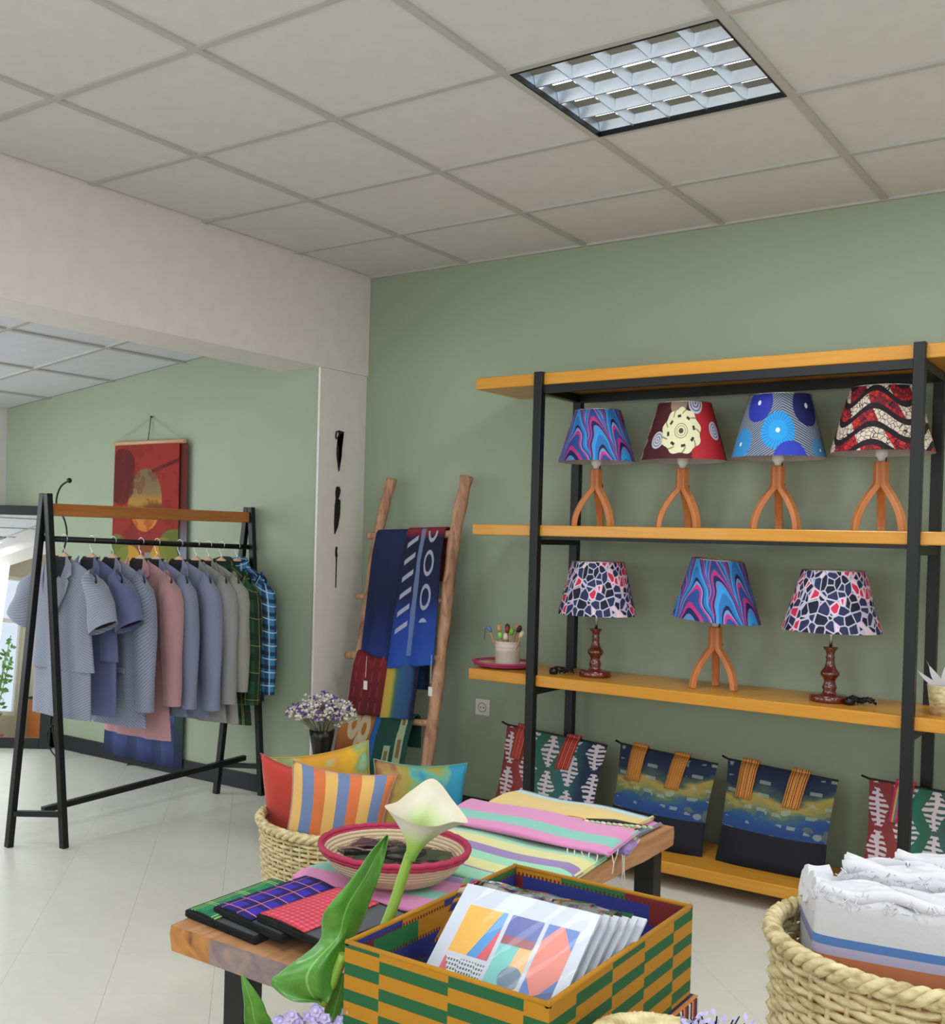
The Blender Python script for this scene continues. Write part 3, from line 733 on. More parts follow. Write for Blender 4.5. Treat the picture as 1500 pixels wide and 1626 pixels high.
def twill(c1, c2, per=.011, dx=.6):
    def f(t):
        u, v = t.uv(); q = ((v+u*dx)/per).frac(); n = t.noise(t.vec(u*6, v*6), 1.5, 3)
        a = t.mix(c1, c2, q < .45); return t.mix(a, c1, n*.5)
    return f
def plaid(base, lines):
    """lines: (axis, period, offset, width, colour, strength)"""
    def f(t):
        u, v = t.uv(); c = col(base); cur = t.mix(base, base, 0.0)
        for ax, per, off, wd, cc, st in lines:
            q = (((u, v)[ax]+off)/per).frac()
            cur = t.mix(cur, cc, (q < wd/per)*st)
        return cur
    return f
mat('g_grey_stripe', rough=.85, fn=twill('#767c8e', '#9498a6', .011, .5), sheen=.2)
mat('g_denim', rough=.85, fn=twill('#565e86', '#636c92', .006, .2), sheen=.2)
mat('g_herring', rough=.85, fn=twill('#727890', '#9095a4', .014, .9), sheen=.2)
mat('g_pink', '#ad8184', rough=.9, sheen=.3)
mat('g_lilac', rough=.85, fn=twill('#7a7e9a', '#868aa4', .007, .6), sheen=.2)
mat('g_blue_grey', rough=.85, fn=twill('#747a94', '#82879e', .008, .5), sheen=.2)
mat('g_grey', rough=.9, fn=twill('#878788', '#969595', .006, .5), sheen=.2)
mat('g_taupe', rough=.9, fn=twill('#8c8980', '#9b978d', .006, .5), sheen=.2)
mat('g_green_plaid', rough=.85, fn=plaid('#1f4a2e', [(0, .09, 0, .03, '#10261c', .8), (1, .09, .02, .035, '#10261c', .7), (0, .09, .055, .003, '#b4a64a', .8), (0, .09, .063, .003, '#b4a64a', .6), (1, .12, .055, .003, '#b4a64a', .5)]))
mat('g_blue_plaid', rough=.85, fn=plaid('#3a78a8', [(0, .06, 0, .02, '#1c2b44', .8), (1, .06, .02, .018, '#1b2536', .85), (0, .06, .035, .005, '#a6c6d8', .9), (1, .06, .050, .005, '#b0ccd8', .9)]))
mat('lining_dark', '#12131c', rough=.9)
RAILDIR = (R1-R0).normalized()

def hanger(loc, label, k):
    H = thing('hanger', loc, label, 'hanger', 'wooden hangers on the rack'); x, y, z = loc
    # z = rail axis height; hook over the rail
    hk = [V3(x+.018*cos(a), y, z+.0035+.018*sin(a)) for a in [radians(-40+q*22) for q in range(11)]]
    hk = hk[:]+[V3(x-.012, y, z-.028), V3(x, y, z-.045), V3(x, y, z-.075)]
    MB().sweep(hk, .0017, 6).build('hook', 'chrome', H)
    arm = [V3(x+u*.160, y+.012*(abs(u)**2), z-.064-.115*abs(u)**1.1) for u in [q/8-1 for q in range(17)]]
    MB().sweep(arm, 1, flat=(.006, .011, (0, 1, 0))).build('arm', 'hanger_wood', H, bevel=.002)
def garment(name, label, loc, m, L, sw=.21, hem=.22, sleeve=.56, short=False, lapel=True, peplum=None, under=None, dpt=.036, pocket=False, seed=0, flare=.10, collar=False, cat='jacket'):
    """hangs from a hanger whose rail axis is loc; faces -y"""
    rnd = random.Random(seed); G = thing(name, loc, label, cat, 'garments on the rack'); x0, y0, z0 = loc; zt = z0-.085
    ph = rnd.uniform(0, 6)
    def hw(t):      # half width down the body
        if t < .065: return .055+(sw-.055)*(t/.065)**.85
        k = (t-.065)/max(.01, L-.065); w = sw-.035*sin(min(1, k*1.7)*pi*.5) if True else sw
        return w+(hem-sw+.035)*max(0, k-.35)/.65
    def P(a, t, out=0.0):
        c, s_ = cos(a), sin(a); w = hw(t)
        d = dpt*(.35+.65*min(1, t/.12))+out
        fold = (.008*sin(9*c+ph)+.006*sin(17*c+ph*2))*min(1, t*2.2)
        X_ = w*(abs(c)**.85)*(1 if c > 0 else -1)
        return V3(x0+X_, y0+s_*(d+fold*(1 if s_ < 0 else .5)), zt-t-.0)
    n, mrow = 40, 22
    ts = lambda v: L*(v**1.25)
    b = MB().grid(lambda u, v: P(2*pi*u, ts(v)), n, mrow, cu=True, uvfn=lambda u, v: (.5*(1-cos(2*pi*u))*sw*2, ts(v)))
    if peplum:
        lo, hi, wd, m2 = peplum
        b2 = MB().grid(lambda u, v: V3(x0+wd*cos(2*pi*u)*(1+.05*v), y0+sin(2*pi*u)*(.03+.006*sin(8*u*pi+ph)), zt-lo-(hi-lo)*v), 36, 8, cu=True, uvfn=lambda u, v: (cos(2*pi*u)*wd, v*(hi-lo)))
        b2.build('skirt', m2, G)
    body = b.build('body', [m, 'lining_dark'], G)
    for sg in (-1, 1):
        Ls = .24 if short else sleeve; fl_ = flare if not short else .115
        def Q(u, v):
            a = 2*pi*u; cx = x0+sg*(sw-.012+fl_*(v**.8)*.75*(1 if short else (1-.35*v))); cz = zt-.06-Ls*v*(.86 if short else 1)
            r1 = (.062-.018*v) if not short else (.060+.008*v); r2 = (.070-.028*v) if not short else (.065+.0*v)
            if v < .12: kk = .3+.7*sqrt(v/.12); r1 *= kk; r2 *= kk
            wob = 1+.06*sin(3*a+9*v+ph)
            lift = (.030*cos(a)*sg if short else 0)
            return V3(cx+r1*cos(a)*wob, y0-.012*v+r2*sin(a)*.78*wob, cz+(.03*(1-v))*(-sg*cos(a))+lift*v*1.1)
        sb = MB().grid(Q, 16, 12, cu=True, uvfn=lambda u, v: (u*.3, v*Ls*.9+.03))
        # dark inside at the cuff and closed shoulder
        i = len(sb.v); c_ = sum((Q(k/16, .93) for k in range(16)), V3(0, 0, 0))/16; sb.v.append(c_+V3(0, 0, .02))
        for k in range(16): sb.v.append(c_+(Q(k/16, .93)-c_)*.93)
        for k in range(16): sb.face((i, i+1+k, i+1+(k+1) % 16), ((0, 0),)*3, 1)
        sb.build('sleeve', [m, 'lining_dark'], G)
    # neck opening and lapels on the front
    yf = lambda t: P(-pi/2, t).y
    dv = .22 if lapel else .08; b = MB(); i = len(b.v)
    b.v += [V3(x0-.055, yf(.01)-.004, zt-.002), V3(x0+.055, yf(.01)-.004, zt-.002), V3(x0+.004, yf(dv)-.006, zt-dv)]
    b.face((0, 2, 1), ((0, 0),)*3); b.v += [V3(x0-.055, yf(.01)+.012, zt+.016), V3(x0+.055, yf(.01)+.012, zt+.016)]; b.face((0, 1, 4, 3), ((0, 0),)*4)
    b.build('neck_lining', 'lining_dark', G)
    if lapel:
        for sg in (-1, 1):
            pts = [(.050, .018), (.085, -.012), (.100, -.060), (.078, -.075), (.092, -.088), (.070, -.14), (.006, -dv-.012), (.004, -dv+.01), (.040, -.07), (.052, -.02)]
            b = MB(); N = len(pts)
            for yo in (-.010, -.005):
                for px_, pz_ in pts: b.v.append(V3(x0+sg*px_, yf(min(L, max(.0, -pz_)))+yo-(.010 if -pz_ < .1 else .002), zt+pz_))
            uv = tuple((a, c) for a, c in pts)
            b.face(tuple(range(N)), uv); b.face(tuple(N+k for k in reversed(range(N))), uv)
            for k in range(N): k2 = (k+1) % N; b.face((k, N+k, N+k2, k2), ((0, 0),)*4)
            b.build('lapel', m, G)
    else:
        cb = MB().grid(lambda u, v: V3(x0+(.062+.016*v)*cos(2*pi*u), y0+(.030+.014*v)*sin(2*pi*u)*1.1, zt+.016+.018*sin(2*pi*u)-.038*v), 24, 3, cu=True, uvfn=lambda u, v: (u*.3, v*.05))
        o = cb.build('collar', m, G); md = o.modifiers.new('s', 'SOLIDIFY'); md.thickness = .003
        MB().sweep([(x0+.004, yf(t)-.004, zt-t) for t in (.03, .1, .2, .35, L*.75, L*.98)], 1, flat=(.010, .0018, (1, 0, 0))).build('placket', m, G)
    if pocket:
        MB().sweep([(x0+sg_, yf(L*.68)-.006, zt-L*.66) for sg_ in (.05, .14)], 1, flat=(.003, .010, (0, 1, 0))).build('pocket_flap', m, G)
    return G
def railpt(px, py=859):
    k = (px-70)/(401-70); v = at(px, py, x=-.40); y = v.y; k = (y-R0.y)/(R1.y-R0.y); return R0+(R1-R0)*k
GS = [  # hanger px, hem py, name, label, material, options
 (92, 1062, 'short_sleeve_jacket', 'pale grey-blue striped short-sleeved suit with lapels, nearest on the rack', 'g_grey_stripe', dict(short=True, hem=.205, sw=.20, peplum=(0, 0, .18, 'g_grey_stripe'), ph=1137)),
 (137, 1046, 'short_sleeve_shirt', 'denim blue short-sleeved shirt over a darker blue skirt, second on the rack', 'g_denim', dict(short=True, hem=.18, sw=.19, peplum=(0, 0, .165, 'g_denim'), ph=1132)),
 (176, 1146, 'long_jacket', 'long herringbone grey-blue jacket with a flap pocket, third on the rack', 'g_herring', dict(pocket=True, sleeve=.57, hem=.235, sw=.20)),
 (221, 1166, 'long_jacket', 'dusty pink jacket, the only pink garment on the rack', 'g_pink', dict(sleeve=.56, sw=.195)),
 (247, 1128, 'long_jacket', 'blue-grey jacket with pale lapels hanging behind the pink one', 'g_blue_grey', dict(sleeve=.58, sw=.195)),
 (284, 1130, 'long_jacket', 'lilac-blue jacket with wide lapels in the middle of the rack', 'g_lilac', dict(sleeve=.60, sw=.20)),
 (311, 1138, 'long_jacket', 'mid grey jacket with open collar between lilac and taupe jackets', 'g_grey', dict(sleeve=.58, sw=.195)),
 (331, 1140, 'long_jacket', 'taupe grey jacket hanging just before the green checked shirt', 'g_taupe', dict(sleeve=.53, sw=.195)),
 (352, 1142, 'checked_shirt', 'dark green checked shirt with thin yellow lines', 'g_green_plaid', dict(lapel=False, sleeve=.60, sw=.19)),
 (377, 1106, 'checked_shirt', 'bright blue checked shirt, farthest garment on the rack', 'g_blue_plaid', dict(lapel=False, sleeve=.56, sw=.19, hem=.20)),
]
HN = ['nearest, under the pale striped suit', 'under the denim blue shirt', 'under the herringbone jacket', 'under the pink jacket', 'under the blue-grey jacket', 'under the lilac-blue jacket', 'under the mid grey jacket', 'under the taupe jacket', 'under the green checked shirt', 'farthest, under the blue checked shirt']
for k, (hpx, hem_y, nm, lb, m, op) in enumerate(GS):
    P_ = railpt(hpx)+(R1-R0).normalized()*(.028 if k < 2 else .012); op = dict(op); ph_ = op.pop('ph', None)
    L_ = (P_.z-.085)-at(hpx, hem_y, x=P_.x).z
    if 'peplum' in op:
        a_, c_, w_, m_ = op['peplum']; L2 = (P_.z-.085)-at(hpx, ph_, x=P_.x).z; op['peplum'] = (L_-.05, L2, w_, m_)
    hanger(tuple(P_), 'wooden hanger with a wire hook, '+HN[k], k)
    garment(nm, lb, tuple(P_), m, L_, seed=k*3+1, cat='shirt' if 'shirt' in nm else 'jacket', **op)

# ------------------------------------------------------------------ wall hanging on the bay wall
def m_hang(t):
    u, v = t.uv(); n = t.noise(t.vec(u*4, v*9), 1.2, 4); n2 = t.noise(t.vec(u*14, v*10), 1.2, 3)
    c = t.ramp(v+(n-.5)*.03, [(0, '#20284c'), (.05, '#3a4a78'), (.12, '#2c3865'), (.2, '#5b6ea0'), (.26, '#243057'), (.33, '#44548a'), (.38, '#3f7d74'), (.44, '#b98f35'), (.60, '#5d7338'), (.70, '#812a24'), (.78, '#8e2720')], False)
    c = t.mix(c, '#b5872f', (t.disc(u, v, .27, .55, .13, .45) < 1.0)*.9); c = t.mix(c, '#bb8a2c', (t.disc(u, v, .80, .56, .15, .6) < 1.0)*.9)
    c = t.mix(c, '#7e3431', ((u > .44)*(u < .53)*(v > .44)*(v < .66))); c = t.mix(c, '#82868c', ((u > .53)*(u < .62)*(v > .46)*(v < .66))*.8)
    c = t.mix(c, '#55702f', (t.disc(u, v, .08, .66, .055, .3) < 1.0)*.8); c = t.mix(c, '#55702f', (t.disc(u, v, .95, .68, .055, .25) < 1.0)*.8)
    d = t.disc(u+(n-.5)*.08, v+(n2-.5)*.015, .50, .825, .10, .38)
    face = t.ramp(v+(n-.5)*.05, [(.70, '#b5502c'), (.755, '#c0742f'), (.80, '#5d4122'), (.82, '#a5792f'), (.85, '#7d6843'), (.9, '#6f5d40')], False)
    c = t.mix(c, face, d < 1.0)
    c = t.mix(c, '#4a1213', ((t.disc(u+(n2-.5)*.2, v, .12, .90, .09, .42) < 1.0)+((v-.86-u*.09).abs() < .006)*(u > .6)).mini(.85)); c = t.mix(c, '#6b2018', (n < .46)*(v > .70)*.45)
    return t.mix(c, '#182038', ((v < .40)*((u*17+n*2).sin() > .35))*.45)
mat('batik_hanging', rough=.85, fn=m_hang)
mat('batik_back', rough=.85, fn=lambda t: t.ramp(t.uv()[1], [(0, '#1a2140'), (.45, '#4c6a44'), (.62, '#8393a0'), (.78, '#5a2018')], False))
hx0, hx1 = at(186, 715, y=-.385).x, at(288, 702, y=-.385).x; hz = at(240, 706, y=-.385).z
bz = at(210, 1204, y=-.385).z
wh = thing('wall_hanging', ((hx0+hx1)/2, -.38, hz), 'long red, gold and blue batik wall hanging on the bay wall behind the rack', 'wall hanging')
MB().sweep([(hx0-.02, -.387, hz+.012), (hx1+.03, -.387, hz+.012)], .012, 12).build('rod', 'hanger_wood', wh)
def hang(u, v, yo=0, xs=0, nar=1.0):
    w = (hx1-hx0)*nar; wide = 1+.10*(1-v)
    return V3(hx0+xs+w*(.5+(u-.5)*wide)-.02*(1-v), -.400+yo+.010*sin(u*19+v*2)*(1-v)+.003*sin(u*7), bz+(hz-bz)*v)
MB().grid(lambda u, v: hang(u, v), 50, 30).build('cloth', 'batik_hanging', wh)
MB().grid(lambda u, v: hang(u, v, .014, .05), 30, 10).build('back_cloth', 'batik_back', wh)
nail = at(240, 662, y=-.37)
st = MB().sweep([(hx0-.01, -.387, hz+.02), (nail.x, -.368, nail.z), (hx1+.01, -.387, hz+.02)], .0012, 5); st.build('string', 'socket_grey', wh)
MB().sweep([(nail.x, -.361, nail.z), (nail.x, -.375, nail.z+.002)], .004, 8).build('nail', 'black_metal', wh)
MB().sweep([(nail.x, -.372, nail.z), (nail.x-.004, -.385, hz+.02)], .0022, 6).build('hook', 'black_metal', wh)

# ------------------------------------------------------------------ tall black wire stand behind the rack
pts = [at(px, py, y=-.55) for px, py in ((97, 1209), (88, 1185), (84, 1150), (93, 1120), (96, 1050), (94, 980), (97, 920), (100, 880), (106, 850), (102, 825), (91, 805), (90, 790), (97, 772), (110, 763))]
pts[0].z = .004
def smooth(pts, k=5):
    out = []
    for i in range(len(pts)-1):
        p0_, p1_, p2_, p3_ = pts[max(0, i-1)], pts[i], pts[i+1], pts[min(len(pts)-1, i+2)]
        for q in range(k):
            t = q/k; out.append(.5*((2*p1_)+(p2_-p0_)*t+(2*p0_-5*p1_+4*p2_-p3_)*t*t+(3*p1_-p0_-3*p2_+p3_)*t**3))
    return out+[pts[-1]]
ws = thing('wire_stand', tuple(pts[0]), 'thin bent black wire rising behind the rack and ending in a small ball', 'stand')
MB().sweep(smooth(pts), .0055, 8).build('wire', 'black_metal', ws)
MB().grid(lambda u, v: pts[-1]+V3(sin(pi*v)*cos(2*pi*u), sin(pi*v)*sin(2*pi*u), cos(pi*v))*.015, 14, 10, cu=True).build('ball', 'black_plastic', ws)
lp = [at(px, py, y=-.56) for px, py in ((97, 1210), (80, 1190), (75, 1165), (88, 1148), (92, 1170), (93, 1190))]
MB().sweep(smooth(lp), .004, 6).build('loop', 'black_metal', ws)

# ------------------------------------------------------------------ leaning mirror at the left
mc = at(28, 990, y=-.62)
ndir = V3(.616, -.788, 0); side = V3(.788, .616, 0)
mr = at(72, 1188, z=.0)          # right foot of the frame
th_ = radians(6.0); upv = (V3(0, 0, 1)*cos(th_) - ndir*sin(th_)); nrm = (ndir*cos(th_)+V3(0, 0, 1)*sin(th_))
mh = 1.43; mw = .62
base = mr.copy()
M_ = thing('standing_mirror', tuple(base), 'black framed mirror leaning at the left edge, reflecting a bright window with plants', 'mirror')
bb = lambda s0, s1, h0, h1, d0, d1: MB().obox(base-side*((s0+s1)/2)+upv*((h0+h1)/2)+nrm*((d0+d1)/2), side*((s1-s0)/2), nrm*((d1-d0)/2), upv*((h1-h0)/2))
for s0, s1, h0, h1 in ((-.032, .032, 0, mh), (mw-.03, mw+.03, 0, mh), (.032, mw-.03, mh-.055, mh), (.032, mw-.03, 0, .06)):
    bb(s0, s1, h0, h1, 0, .03).build('frame', 'black_metal', M_, bevel=.002)
bb(.03, mw-.03, .05, mh-.05, .012, .016).build('mirror_glass', 'mirror_glass', M_)
bb(.0, mw, .02, mh-.02, .0, .010).build('backing', 'black_metal', M_)

# plants and a cabinet in front of the window that the mirror shows
mat('leaf_bright', '#5f8f3f', rough=.5); mat('leaf_pale', '#93ad6c', rough=.5); mat('terracotta', '#a5532f', rough=.8); mat('cabinet_orange', '#b5682a', rough=.5)
def leafy(loc, h, label, m, n=70, seed=0, spread=.22):
    rnd = random.Random(seed); x, y, z = loc
    P_ = thing('potted_plant', loc, label, 'plant', 'plants in front of the shop window')
    MB().lathe([(0, 0), (.09, 0), (.12, .18), (.13, .18), (.13, .2), (.11, .2), (.1, .17), (0, .17)], 24, c=loc).build('pot', 'terracotta', P_)
    b = MB(); s_ = MB()
    for k in range(7):
        a = rnd.uniform(0, 6.3); tp_ = V3(x+cos(a)*spread*rnd.uniform(.2, .9), y+sin(a)*spread*.5, z+h*rnd.uniform(.7, 1))
        s_.sweep([V3(x, y, z+.16), (V3(x, y, z+.16)+tp_)/2+V3(0, 0, .05), tp_], .006, 5)
        for q in range(n//7):
            c_ = V3(x, y, z+.2)+(tp_-V3(x, y, z+.2))*rnd.uniform(.15, 1)+V3(rnd.uniform(-.05, .05), rnd.uniform(-.04, .04), 0)
            d_ = V3(rnd.uniform(-1, 1), rnd.uniform(-.5, .5), rnd.uniform(-.4, .8)).normalized()*.075; e_ = d_.cross(V3(rnd.random(), 1, .2)).normalized()*.022
            i = len(b.v); b.v += [c_, c_+d_*.5+e_, c_+d_, c_+d_*.5-e_]; b.face((i, i+1, i+2, i+3), ((0, 0),)*4)
    s_.build('stem', 'leaf_bright', P_); o = b.build('foliage', m, P_); o['kind'] = 'stuff'
leafy((-.05, -6.25, .0), 1.35, 'tall leafy plant in a clay pot before the window, seen only in the mirror', 'leaf_bright', 140, 3, .35)
leafy((-.75, -6.2, .0), 1.2, 'paler leafy plant beside the tall one, seen only in the mirror', 'leaf_pale', 140, 4, .35)
leafy((-1.45, -6.25, .0), 1.3, 'leafy plant farthest from the orange cabinet before the window', 'leaf_bright', 140, 5, .35)
cbn = thing('cabinet', (.75, -6.3, 0), 'orange wooden cabinet by the front window, seen only in the mirror', 'cabinet')
MB().box(.45, 1.05, -6.5, -6.12, .03, .62).build('body', 'cabinet_orange', cbn, bevel=.004)
for k in range(2): MB().box(.47+.29*k, .74+.29*k, -6.12, -6.10, .06, .59).build('door', 'cabinet_orange', cbn, bevel=.003)
MB().box(.44, 1.06, -6.51, -6.09, .62, .645).build('top', 'black_metal', cbn); MB().box(.46, 1.04, -6.48, -6.14, 0, .03).build('plinth', 'black_metal', cbn)

# ================================================================== LADDER WITH CLOTHS
LK = .207; LP0 = V3(.43, -.085, 1.583); LN = V3(0, 1, -LK).normalized()
def lad(px, py, off=0.0): return at(px, py, plane=(LP0-LN*off, LN))
ld = thing('rustic_ladder', (.43, -.40, 0), 'rustic peeled-log ladder leaning on the green wall beside the pier', 'ladder')
def log(pts, rads, name, seed, n=12):
    rnd = random.Random(seed); P_ = smooth(pts, 8); N = len(P_)
    rr = [rads[0]+(rads[1]-rads[0])*k/(N-1) for k in range(N)]; rr = [r*(1+.06*sin(k*1.3+seed)+rnd.uniform(-.04, .04)) for k, r in enumerate(rr)]
    MB().sweep(P_, rr, n).build(name, 'rustic_wood', ld)
def ext(p, q, zt):   # extend a rail line to the floor
    d = (q-p).normalized(); return p+d*((zt-p.z)/d.z)
lt, lm, ll = lad(622, 760), lad(600, 850), lad(556, 1130)
rt_, rm, rl = lad(741, 757), lad(709, 955), lad(676, 1225)
log([lt, lm, lad(578, 1000), ll, ext(lm, ll, .022)], (.026, .024), 'rail', 1)
log([rt_, lad(722, 850), rm, lad(694, 1090), rl, ext(rm, rl, .022)], (.030, .027), 'rail', 2)
RUNG = [((584, 851), (724, 848), .019), ((566, 947), (712, 955), .014), ((550, 1040), (700, 1045), .018), ((548, 1140), (680, 1148), .016), ((538, 1240), (668, 1250), .016)]
for k, (a, c, r) in enumerate(RUNG): log([lad(*a, off=.012), lad((a[0]+c[0])/2, (a[1]+c[1])/2, off=.012), lad(*c, off=.012)], (r, r*.95), 'rung', 10+k)
def drape(name, label, px0, px1, k, len_f, len_b, m, off=.0, bot_dx=0.0, wav=.004, bulge=.0, seed=0, rr=.026, tag_=False, cat='cloth', nar=1.0, skew=0.0):
    """cloth folded over rung k between two pixel columns; front length down the ladder plane"""
    (a, c, r) = RUNG[k]; f = lambda px: lad(px, a[1]+(c[1]-a[1])*(px-a[0])/(c[0]-a[0]), off=.012)
    A_, B_ = f(px0), f(px1); rad = rr+off
    T_ = thing(name, tuple((A_+B_)/2), label, cat, 'dyed cloths hung on the ladder')
    tot = len_b+pi*rad+len_f
    def P(u, v):
        s_ = v*tot; xx = A_.x+(B_.x-A_.x)*u; c0_ = A_*(1-u)+B_*u
        if s_ < len_b: yy, zz = rad, -(len_b-s_); fr = 0
        elif s_ < len_b+pi*rad: an = (s_-len_b)/rad; yy, zz = rad*cos(an), rad*sin(an); fr = 0
        else: zz = -(s_-len_b-pi*rad); yy = -rad+LK*zz; fr = -zz/len_f
        w = (u-.5)*(B_.x-A_.x)*(nar-1)*fr
        return V3(c0_.x+bot_dx*fr+w, c0_.y+yy-(.014*min(1, fr*6) if fr else 0)+wav*sin(u*11+seed)*(.3+fr)-(bulge*sin(pi*u)*fr), c0_.z+zz+skew*(u-.5)*fr)
    o = MB().grid(P, 24, 60, uvfn=lambda u, v: (u, (v*tot-len_b)/(len_f+pi*rad))).build('cloth_body', m, T_)
    md = o.modifiers.new('s', 'SOLIDIFY'); md.thickness = .006; md.offset = 0
    return T_, P
def dy(colr, marks=None, mk='#cfcfd2', thr=.0):
    def f(t):
        u, v = t.uv(); n = t.noise(t.vec(u*3, v*4), 1.2, 3); c = t.ramp(v+(n-.5)*.1, colr, False)
        if marks: c = marks(t, u, v, c, n)
        return c
    return f
mat('cloth_navy', rough=.9, fn=dy([(0, '#16224a'), (.6, '#101a3c'), (.85, '#16255a'), (1, '#1b2f6e')]))
def mk_blue(t, u, v, c, n):
    q = t.vec(u*2.4+n*.2, v*8); f, cell = t.vor(q, 1.0); dash = ((u-.22).abs() < .12)*(((v*9+u*2).frac()) < .30)*(v > .12)*(v < .8)
    ring = (((u-.72)*5)*((u-.72)*5)+(((v*4.5).frac()-.5)*1.6)*(((v*4.5).frac()-.5)*1.6)).sqrt(); ringm = (ring > .42)*(ring < .62)*(v > .12)*(v < .72)
    c = t.mix(c, '#6c80a8', ((u+n*.1-.5).abs() < .055)*(v > .1)*(v < .93)*.7)
    return t.mix(c, '#a9adc0', (dash+ringm).mini(.75))
mat('cloth_blue_red', rough=.9, fn=dy([(.02, '#6e1e28'), (.12, '#7c2530'), (.17, '#15152c'), (.55, '#131c42'), (.72, '#1f3d8c'), (1, '#244a9e')], mk_blue))
def mk_l(t, u, v, c, n): return t.mix(c, '#8f3a3c', (((v*5).frac()-.5).abs() < .32)*(((u*4.5).frac()-.5).abs() < .28)*((u*9).frac() < .4)*.5)
mat('cloth_maroon', rough=.9, fn=dy([(0, '#7c2228'), (.5, '#6a1d22'), (1, '#52191e')], mk_l))
mat('cloth_yellow_blue', rough=.9, fn=lambda t: t.ramp(t.uv()[0]+(t.noise(None, 6)-.5)*.1, [(0, '#b58a3a'), (.2, '#a89a3e'), (.32, '#4a6a52'), (.45, '#2f5578'), (.8, '#26426e'), (.93, '#101428')], False))
def mk_flow(t, u, v, c, n):
    for cu, cv in ((.35, .20), (.62, .24), (.2, .06), (.55, .42)):
        d = t.disc(u, v, cu, cv, .14, 1.0); c = t.mix(c, '#b5aa8c', (d < 1.0)*(d > .4)*.85)
    return c
mat('cloth_brown', rough=.9, fn=dy([(0, '#8c5a35'), (.25, '#a0642c'), (.45, '#6e3526'), (.8, '#4a2430'), (1, '#3a1f30')], mk_flow))
def mk_rect(t, u, v, c, n):
    for cu, cv, hw_, hh in ((.55, .10, .09, .07), (.78, .16, .09, .12), (.78, .42, .10, .14), (.50, .50, .08, .1), (.78, .72, .08, .08)):
        a = ((u-cu).abs() < hw_)*((v-cv).abs() < hh); i_ = ((u-cu).abs() < hw_*.5)*((v-cv).abs() < hh*.55)
        c = t.mix(c, '#9aa583', a*(1.0-i_)*.85); c = t.mix(c, '#8a6a35', a*i_*.6)
    return t.mix(c, '#1f5596', (u < .15)*.9)
mat('cloth_green', rough=.9, fn=dy([(0, '#123a2c'), (.4, '#154038'), (1, '#12302e')], mk_rect))
def flen(k, py, px):   # length from rung to a pixel row
    return lad(px, RUNG[k][0][1], off=.012).z-lad(px, py, off=.04).z
drape('draped_cloth', 'dark navy cloth hung over the top rung of the ladder, left of the two', 602, 657, 0, flen(0, 1045, 600), .22, 'cloth_navy', bot_dx=.025, wav=.008, seed=1, nar=1.05, skew=-.06)
drape('draped_cloth', 'red to blue dyed cloth with white rings on the right of the top rung', 652, 711, 0, flen(0, 1062, 660), .22, 'cloth_blue_red', off=.006, bot_dx=.022, wav=.007, seed=3, nar=1.2, skew=.03)
drape('draped_cloth', 'maroon cloth with faint square marks hanging below the navy cloth', 571, 627, 2, flen(2, 1136, 600), .25, 'cloth_maroon', seed=2)
drape('draped_cloth', 'yellow and blue cloth hanging to the right of the maroon one', 626, 676, 2, flen(2, 1140, 650), .15, 'cloth_yellow_blue', off=.002, seed=5)
drape('draped_cloth', 'brown and gold cloth printed with cream flowers, lowest rung at left', 548, 612, 3, .42, .2, 'cloth_brown', bot_dx=.0, seed=4, nar=1.1)
drape('draped_cloth', 'dark green cloth with blue border and pale rectangles on the lowest rung', 603, 662, 3, .42, .12, 'cloth_green', off=.008, bot_dx=-.03, seed=6, nar=1.15)
for px, py0, py1, lb in ((582, 1042, 1088, 'white price tag on a string hanging from the navy cloth'), (685, 1040, 1098, 'white price tag on a string hanging from the blue cloth by the right rail')):
    a, c = lad(px, py0, off=.10), lad(px-2, py1, off=.13)
    T_ = thing('price_tag', tuple(a), lb, 'tag', 'white price tags on the ladder cloths'); e = c+V3(0, 0, .035)
    MB().sweep([a, e], .0012, 5).build('string', 'white_plastic', T_)
    MB().obox(c, (.010, 0, 0), (0, .0012, 0), (0, 0, .020)).build('card', 'white_plastic', T_)
MB()
# ================================================================== VASE ON A STOOL BY THE LADDER
sv = at(510, 1212, z=.37)
st = thing('stool', (sv.x, sv.y, 0), 'small round black stool holding the dark vase of dried flowers', 'stool')
MB().lathe([(0, .34), (.13, .34), (.138, .346), (.138, .364), (.13, .37), (0, .37)], 32, c=(sv.x, sv.y, 0)).build('seat', 'black_metal', st)
for k in range(3):
    a = .4+2*pi*k/3; MB().sweep([(sv.x+.08*cos(a), sv.y+.08*sin(a), .345), (sv.x+.12*cos(a), sv.y+.12*sin(a), 0)], .010, 10).build('leg', 'black_metal', st)
mat('pink_paper', '#c9608a', rough=.8)
q = MB().obox((sv.x, sv.y, .3715), V3(.082, .0, 0), V3(0, .082, 0), (0, 0, .0012)); o = q.build('napkin', 'pink_paper')
tag(o, 'pink paper square under the dark vase', 'napkin')
mat('dark_glass', '#12110d', rough=.3, spec=.35)
vz = thing('flower_vase', (sv.x, sv.y, .373), 'small dark glass vase on the black stool', 'vase')
MB().lathe([(0, 0), (.030, 0), (.034, .01), (.036, .04), (.048, .10), (.052, .135), (.048, .135), (.044, .10), (.032, .04), (.028, .012), (0, .012)], 28, c=(sv.x, sv.y, .373)).build('vase_body', 'dark_glass', vz)
mat('dry_stem', '#8d9070', rough=.8); mat('petal_white', '#cfcabb', rough=.8); mat('petal_purple', '#6f4d92', rough=.8); mat('petal_lilac', '#b6aed6', rough=.8)
